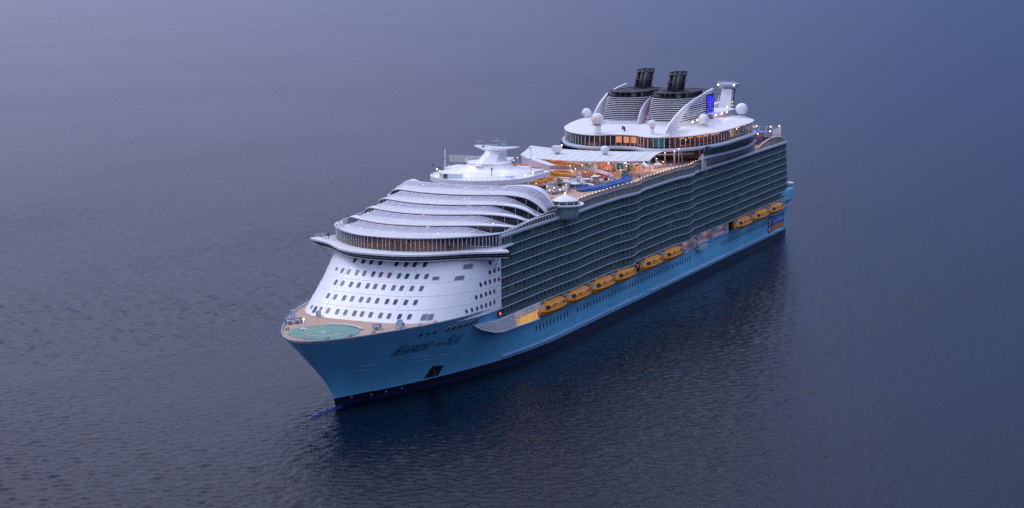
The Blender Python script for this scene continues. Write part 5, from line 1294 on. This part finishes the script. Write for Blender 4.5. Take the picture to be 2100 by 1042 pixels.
# ---- recess contents: raft racks, davits
for x0, x1 in ((137, 121.6), (119, 101), (99.4, 85)):
    m = MB(); m.box(x1, x0, 21.0, 21.3, 12.4, 16.9, mat('warm_glow_recess', (.35, .2, .15), .6, emit=(1, .42, .18), estr=.30) if x0 == 137 else MATS['warm_glow_recess']); m.obj('raft_bay', S)  # orange room light is put into the back wall's colour and glow
    m = MB()
    for z in (12.45, 14.6): m.box(x1 + .3, x0 - .3, 22.6, 24.9, z, z + .1, GREYW)
    for i in range(3): x = lerp(x0 - .5, x1 + .5, i / 2); m.tube([(x, 25.0, 12.4), (x, 25.0, 16.9)], .09, GREYW, 4)
    m.obj('raft_rack', S)
    plight('raft_bay_light', (x0 + x1) / 2, 22.6, 16.3, 320, (1, .5, .25))
for x0, x1, z in ((133, 129, 12.0), (116.5, 108, 10.7),): m = MB(); m.box(x1, x0, 23.2, 25.6, z, z + 1.5, GREYW); m.obj('gangway_platform', S)
# ================================================================ THINGS ON THE SHIP
BST = [260.2 + 0]
boats_x = [253.6, 234.2, 214.4, 195.3, 170.3, 150.4, 69.8, 47.2, 26.4]
BLAB = ['orange lifeboat hanging nearest the bow, beside the lit slatted screen', 'orange lifeboat second from the bow in the forward row of four', 'orange lifeboat third from the bow in the forward row of four', 'orange lifeboat fourth from the bow, just before the first blue pillar',
        'orange lifeboat just aft of the first blue pillar, forward boat of the middle pair', 'orange lifeboat aft in the middle pair, next to the raft racks', 'orange lifeboat just aft of the lit raft racks, forward boat of the stern three', 'orange lifeboat in the middle of the stern three', 'orange lifeboat nearest the stern, above the blue and orange panel']
def make_boat():
    r = empty('lifeboat', (0, 0, 0))
    L = 9.3
    def prof(s):          # half breadth factor along s -1..1 (bow +)
        a = abs(s); return max(0.03, (1 - a ** 3.2) ** .6)
    h = MB(); rings = []
    for i in range(17):
        s = -1 + 2 * i / 16; w = 2.75 * prof(s); kz = -1.75 + .75 * abs(s) ** 3; x = s * L
        rings.append([(x, w, 0), (x, w * .98, -.45), (x, w * .82, -1.1), (x, w * .45, kz), (x, 0, kz - .12), (x, -w * .45, kz), (x, -w * .82, -1.1), (x, -w * .98, -.45), (x, -w, 0)])
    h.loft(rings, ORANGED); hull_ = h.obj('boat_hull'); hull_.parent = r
    g = MB(); rr = []
    for i in range(17):
        s = -1 + 2 * i / 16; w = 2.75 * prof(s) + .12; x = s * (L + .08); rr.append((x, w, 0))
    for sg in (1, -1): g.loft([[(x, sg * w, -.22), (x, sg * (w + .14), -.1), (x, sg * (w + .14), .1), (x, sg * w, .2)] for x, w, _ in rr], ORANGE)
    o = g.obj('rubbing_band'); o.parent = r
    c = MB(); rings = []
    for i in range(17):
        s = -1 + 2 * i / 16; w = 2.65 * prof(s) ** 1.1; x = s * L * .985; top = 2.15 * min(1, (1 - abs(s) ** 5) ** .5 + .02) * (1 if s < .55 else 1 - .55 * (s - .55) / .45)
        rings.append([(x, w, .1), (x, w * .97, top * .52), (x, w * .78, top * .86), (x, w * .35, top), (x, -w * .35, top), (x, -w * .78, top * .86), (x, -w * .97, top * .52), (x, -w, .1)])
    c.loft(rings, ORANGE); can = c.obj('boat_canopy'); can.parent = r
    for sg in (1, -1):
        w = MB(); w.disc((6.3, sg * 2.05, 1.05), (.45, sg, .35), .95, .62, .12, WINDK, 12); o = w.obj('cockpit_window'); o.parent = can
        for x in (3.2, .8, -1.6, -4.0, -6.2):
            w = MB(); w.obox((x, sg * (2.44 if abs(x) < 5 else 2.28), 1.12), (.42, 0, 0), (0, .1, 0), (0, 0, .28), BOATWIN); o = w.obj('side_window'); o.parent = can
        d = MB(); d.obox((2.0, sg * 2.5, .95), (.5, 0, 0), (0, .08, 0), (0, 0, .75), ORANGE); d.obox((-5.1, sg * 2.38, .95), (.5, 0, 0), (0, .08, 0), (0, 0, .7), ORANGE); o = d.obj('boat_door'); o.parent = can
    rl = MB(); 
    for x in (-6, -2, 2, 5.4): rl.tube([(x, 1.2, 2.0), (x, 1.2, 2.35)], .04, WD, 4)
    rl.tube([(-6, 1.2, 2.35), (5.4, 1.2, 2.35)], .04, WD, 4); rl.box(-4.5, 3, -.9, .9, 2.08, 2.3, ORANGED); rl.box(4.0, 5.6, -.8, .8, 1.7, 2.5, ORANGE); o = rl.obj('roof_hatch'); o.parent = can
    pr = MB(); pr.tube([(-9.0, 0, -1.2), (-9.7, 0, -1.2)], .35, GREY, 8); o = pr.obj('propeller_guard'); o.parent = r
    for x in (6.6, -6.6):
        k = MB(); k.tube([(x, 0, 1.6), (x, 0, 2.9)], .12, GREY, 5); k.box(x - .2, x + .2, -.2, .2, 1.5, 2.0, GREY); o = k.obj('lifting_hook'); o.parent = r
    return r
BOATWIN = mat('boat_window', (.10, .06, .03), .25)
def copy_tree(o, parent=None):
    c = o.copy(); COL.objects.link(c)
    if parent is not None: c.parent = parent
    for ch in list(o.children): copy_tree(ch, c)
    return c
proto = make_boat()
for i, x in enumerate(boats_x):
    b = proto if i == 0 else copy_tree(proto)
    b.location = (x, 26.2, 14.45); tag(b, BLAB[i], 'lifeboat', 'lifeboats hanging along the port side')
    # davit frame: fixed to the ship
    for d in (9.55, -9.55):
        m = MB(); xx = x + d * .98
        m.obox((xx, 25.0, 16.4), (.22, 0, 0), (0, 3.0, 0), (0, 0, .3), GREYW); m.obox((xx, 21.7, 14.3), (.25, 0, 0), (0, .4, 0), (0, 0, 1.9), GREYW); m.tube([(xx, 27.9, 16.2), (xx, 26.4, 12.9), (xx, 24.1, 11.9)], .14, GREYW, 5); m.obj('davit', S)

# life raft canisters
def canister():
    m = MB(); m.tube([(-.85, 0, 0), (-.78, 0, 0), (.78, 0, 0), (.85, 0, 0)], [.42, .62, .62, .42], W, 12, smooth=False); o = m.obj('liferaft_canister')
    s_ = MB()
    for x in (-.4, .4): s_.tube([(x - .05, 0, 0), (x + .05, 0, 0)], .65, GREY, 12)
    q = s_.obj('strap'); q.parent = o; return o
pc = canister(); first = True; spots = []
for bx0, n in ((136, 4), (116.5, 6), (98.2, 7)):
    for i in range(n):
        for z in (13.25, 15.4):
            if bx0 == 136 and z > 15 and i > 1: continue
            spots.append((bx0 - i * 1.9, 24.2, z, bx0))
ords = ['first', 'second', 'third', 'fourth', 'fifth', 'sixth', 'seventh']
for i, (x, y, z, b0) in enumerate(spots):
    o = pc if i == 0 else copy_tree(pc); o.location = (x, y, z); o.rotation_euler = (0, 0, R(90))
    bay = {136: 'aft of the middle lifeboats', 116.5: 'in the central raft bay', 98.2: 'ahead of the stern lifeboats'}[b0]
    tag(o, '%s white raft drum on the %s shelf %s' % (ords[int(round((b0 - x) / 1.9))], 'upper' if z > 15 else 'lower', bay), 'life raft', 'life raft drums in the side bays')

# sun loungers
def lounger(fab):
    m = MB(); m.box(-1.0, .45, -.32, .32, .28, .42, fab); m.obox((.82, 0, .58), (.42, 0, .24), (0, .32, 0), (-.03, 0, .06), fab); o = m.obj('sun_lounger')
    f_ = MB()
    for x in (-.85, .5):
        for y in (-.26, .26): f_.tube([(x, y, 0), (x, y, .3)], .035, WD, 4)
    f_.box(-1.0, .5, -.34, -.30, .25, .31, WD); f_.box(-1.0, .5, .30, .34, .25, .31, WD); q = f_.obj('lounger_frame'); q.parent = o; return o
protos = {}
def put_lounger(key, fab, x, y, z, rz, label, group):
    if key not in protos: o = protos[key] = lounger(fab)
    else: o = copy_tree(protos[key])
    o.location = (x, y, z); o.rotation_euler = (0, 0, rz); tag(o, label, 'sun lounger', group)
G1 = 'blue sun loungers on the curved blue strip'
BSd = resample(BS, .92)
for i, (x, y) in enumerate(BSd):
    ax, ay = BSd[max(0, i - 1)]; bx, by = BSd[min(len(BSd) - 1, i + 1)]; an_ = math.atan2(by - ay, bx - ax)
    lab = 'blue sun lounger in the close row on the curved blue strip by the rail lights'
    put_lounger('b', BLUE, x, y, 43.7, an_ + math.pi / 2, lab, G1)
for i in range(12):
    put_lounger('b', BLUE, 222 - i * .95, 13.0 + .1 * i, 43.2, R(80), 'blue sun lounger in the short row forward of the pool, behind the corner pod', 'blue sun loungers behind the corner pod')
for r_ in range(2):
    for i in range(11): put_lounger('b', BLUE, 205.5 - i * 1.15, 11.5 + r_ * 2.3 + .05 * i, 43.2, R(85), 'blue sun lounger in the %s row between the curved wall and the blue strip' % ('inner' if r_ == 0 else 'outer'), 'blue sun loungers amidships rows')
for r_ in range(3):
    for i in range(9): put_lounger('g', NAVY, 222 - r_ * 3.4 - i * .2, 0.5 + i * 1.15 - r_ * 1.5, 43.2, R(10), 'grey and navy sun lounger in the %s row aft of the mast house' % ('first', 'second', 'third')[r_], 'grey sun loungers aft of the mast house')
for i in range(13): put_lounger('g', NAVY, 143.5 - i * 1.3, 18.2 + i * .42, 43.2, R(-60), 'navy sun lounger in the line under the lounge windows', 'navy sun loungers under the lounge')

# people, a few metres tall marks at this distance but whole figures
def person(x, y, z, rz, top, label, pose=0):
    L = [(0, 0, .98), (0, 0, 1.2), (0, 0, 1.42), (0, 0, 1.52), (.01, 0, 1.60), (.02, 0, 1.70), (.01, 0, 1.79),          # pelvis..crown 0-6
         (0, .10, .92), (.03 + .12 * pose, .11, .5), (-.02 + .06 * pose, .11, .08), (.16 + .06 * pose, .12, .03),         # left leg 7-10
         (0, -.10, .92), (.03 - .10 * pose, -.11, .5), (-.04 - .16 * pose, -.11, .08), (.12 - .16 * pose, -.12, .03),     # right leg 11-14
         (0, .19, 1.42), (-.03, .25, 1.12), (.10, .26, .88), (.13, .26, .80),                                              # left arm 15-18
         (0, -.19, 1.42), (.04, -.25, 1.12), (.18, -.24, .92), (.22, -.24, .84)]                                           # right arm 19-22
    E = [(0, 1), (1, 2), (2, 3), (3, 4), (4, 5), (5, 6), (0, 7), (7, 8), (8, 9), (9, 10), (0, 11), (11, 12), (12, 13), (13, 14), (2, 15), (15, 16), (16, 17), (17, 18), (2, 19), (19, 20), (20, 21), (21, 22)]
    rad = [.15, .14, .16, .06, .085, .10, .06, .10, .07, .045, .04, .10, .07, .045, .04, .07, .05, .035, .04, .07, .05, .035, .04]
    me = bpy.data.meshes.new('person'); me.from_pydata(L, E, []); o = bpy.data.objects.new('person', me); COL.objects.link(o)
    sk = o.modifiers.new('skin', 'SKIN'); me.skin_vertices.new() if not me.skin_vertices else None
    for i, v_ in enumerate(me.skin_vertices[0].data): v_.radius = (rad[i], rad[i]); v_.use_root = (i == 0)
    ss = o.modifiers.new('sub', 'SUBSURF'); ss.levels = ss.render_levels = 1
    me.materials.append(top); o.location = (x, y, z); o.rotation_euler = (0, 0, rz); tag(o, label, 'person')
    h = MB(); h.sphere((.01, 0, 1.73), .115, DARKM, 8, 6); q = h.obj('hair'); q.parent = o
    return o
person(293.8, -25.3, 37.42, 0, CLOTHD, 'person in dark clothes standing at the starboard bridge wing rail', 0)
person(293.2, -27.4, 37.42, .4, CLOTHL, 'person in pale clothes at the outer end of the starboard bridge wing', 0)
person(301.2, 17.0, 37.5, -.3, CLOTHD, 'person in dark clothes behind the solarium glass at its port end', 0)
person(176.5, 24.6, 43.2, 2.8, CLOTHD, 'person in dark clothes walking on the deck beside the blue lounger strip', 1)
person(140.5, 22.8, 43.2, 2.6, CLOTHL, 'person in pale clothes walking under the lounge windows', 1)

# ---- stern panel: blue and orange board with a white crown and anchor on navy, and script lettering
PNAVY = mat('panel_navy', (.01, .02, .07), .4); PBLUE = mat('panel_blue', (.01, .12, .45), .4); PORG = mat('panel_orange', (.55, .22, .06), .45)
def py(x, z): return hull_b(x, z)
pn = MB()
def rect(mb, x0, x1, z0, z1, off, m_, zt=None):
    v = []
    N_ = 6
    for i in range(N_ + 1):
        x = lerp(x0, x1, i / N_); a = z0; b = z1 if zt is None else zt(x); v += [(x, py(x, a) + off, a), (x, py(x, b) + off, b)]
    mb.add(v, [(2 * i, 2 * i + 1, 2 * i + 3, 2 * i + 2) for i in range(N_)], m_)
rect(pn, 26.0, 20.4, 3.9, 10.6, .05, PNAVY); rect(pn, 20.4, 2.0, 4.2, 10.4, .05, PBLUE)
bd = pn.obj('stern_panel', S)
po_ = MB(); rect(po_, 20.4, 2.0, 4.2, 6, .075, PORG, lambda x: 5.9 + .5 * math.sin((20.4 - x) / 18.4 * 5.2) + .04 * (20.4 - x)); po_.obj('orange_wave', bd)
em = MB(); cx = 23.2
def ebar(x0, z0, x1, z1, w):
    a = Vector((x0, py(x0, z0) + .09, z0)); b = Vector((x1, py(x1, z1) + .09, z1)); d = b - a; L = d.length; d.normalize(); em.obox((a + b) / 2, d * L / 2, Vector((-d.z, 0, d.x)) * w, (0, .02, 0), W)
ebar(cx, 4.6, cx, 8.2, .22); ebar(cx - 1.4, 7.5, cx + 1.4, 7.5, .16); ebar(cx - 1.9, 8.5, cx + 1.9, 8.5, .2)
for q in (-1.7, -.85, 0, .85, 1.7): ebar(cx + q * .9, 8.6, cx + q * 1.1, 9.9, .17)
for sg in (1, -1): ebar(cx, 4.6, cx + sg * 1.3, 5.1, .24); ebar(cx + sg * 1.3, 5.1, cx + sg * 1.9, 6.2, .24)
em.obj('crown_anchor_emblem', bd)
cu = bpy.data.curves.new('panel_script', 'FONT'); cu.body = 'Royal Caribbean'; cu.size = 3.1; cu.shear = .45; cu.extrude = .01; cu.space_character = .86; cu.offset = -.02
to = bpy.data.objects.new('panel_script', cu); COL.objects.link(to); dg = bpy.context.evaluated_depsgraph_get(); dg.update()
me = bpy.data.meshes.new_from_object(to.evaluated_get(dg)); bpy.data.objects.remove(to)
xm = max(v.co.x for v in me.vertices); sc_ = 16.2 / xm
for v in me.vertices:
    X = 19.6 - v.co.x * sc_; Z = 7.35 + v.co.y * .85; v.co = (X, py(X, Z) + .08 + v.co.z, Z)
me.materials.clear(); me.materials.append(mat('panel_script_white', (.55, .62, .72), .5)); to = bpy.data.objects.new('panel_lettering', me); COL.objects.link(to); attach(to, bd)

# ruffled water piled up at the stem
def bow_wave():
    m = MB(); FO = mat('bow_wave_water', (.02, .035, .12), .18, var=.6, scale=1.6); v = []; NX, NY = 46, 22
    for i in range(NX + 1):
        for j in range(NY + 1):
            x = 331 + 19.5 * i / NX; w = interp(x, [(331, 1.2), (336, 2.2), (342, 1.8), (347, 1.1), (350.5, .2)]); y = (j / NY * 2 - 1) * w
            e = (1 - (j / NY * 2 - 1) ** 2) * math.sin(math.pi * min(1, (i + .3) / (NX + .3)))
            v.append((x + random.uniform(-.15, .15), y + .25 * math.sin(x * 1.3), -.10 + .38 * e * (1 + .5 * math.sin(x * 2.1 + y * 1.7)) + random.uniform(-.05, .05) * e))
    m.add(v, [(i * (NY + 1) + j, (i + 1) * (NY + 1) + j, (i + 1) * (NY + 1) + j + 1, i * (NY + 1) + j + 1) for i in range(NX) for j in range(NY)], FO, True)
    return m.obj('bow_wave', None, 'stuff')
bow_wave()['label'] = 'small ruffled blue wave piled up where the stem cuts the water'

bpy.context.view_layer.update()
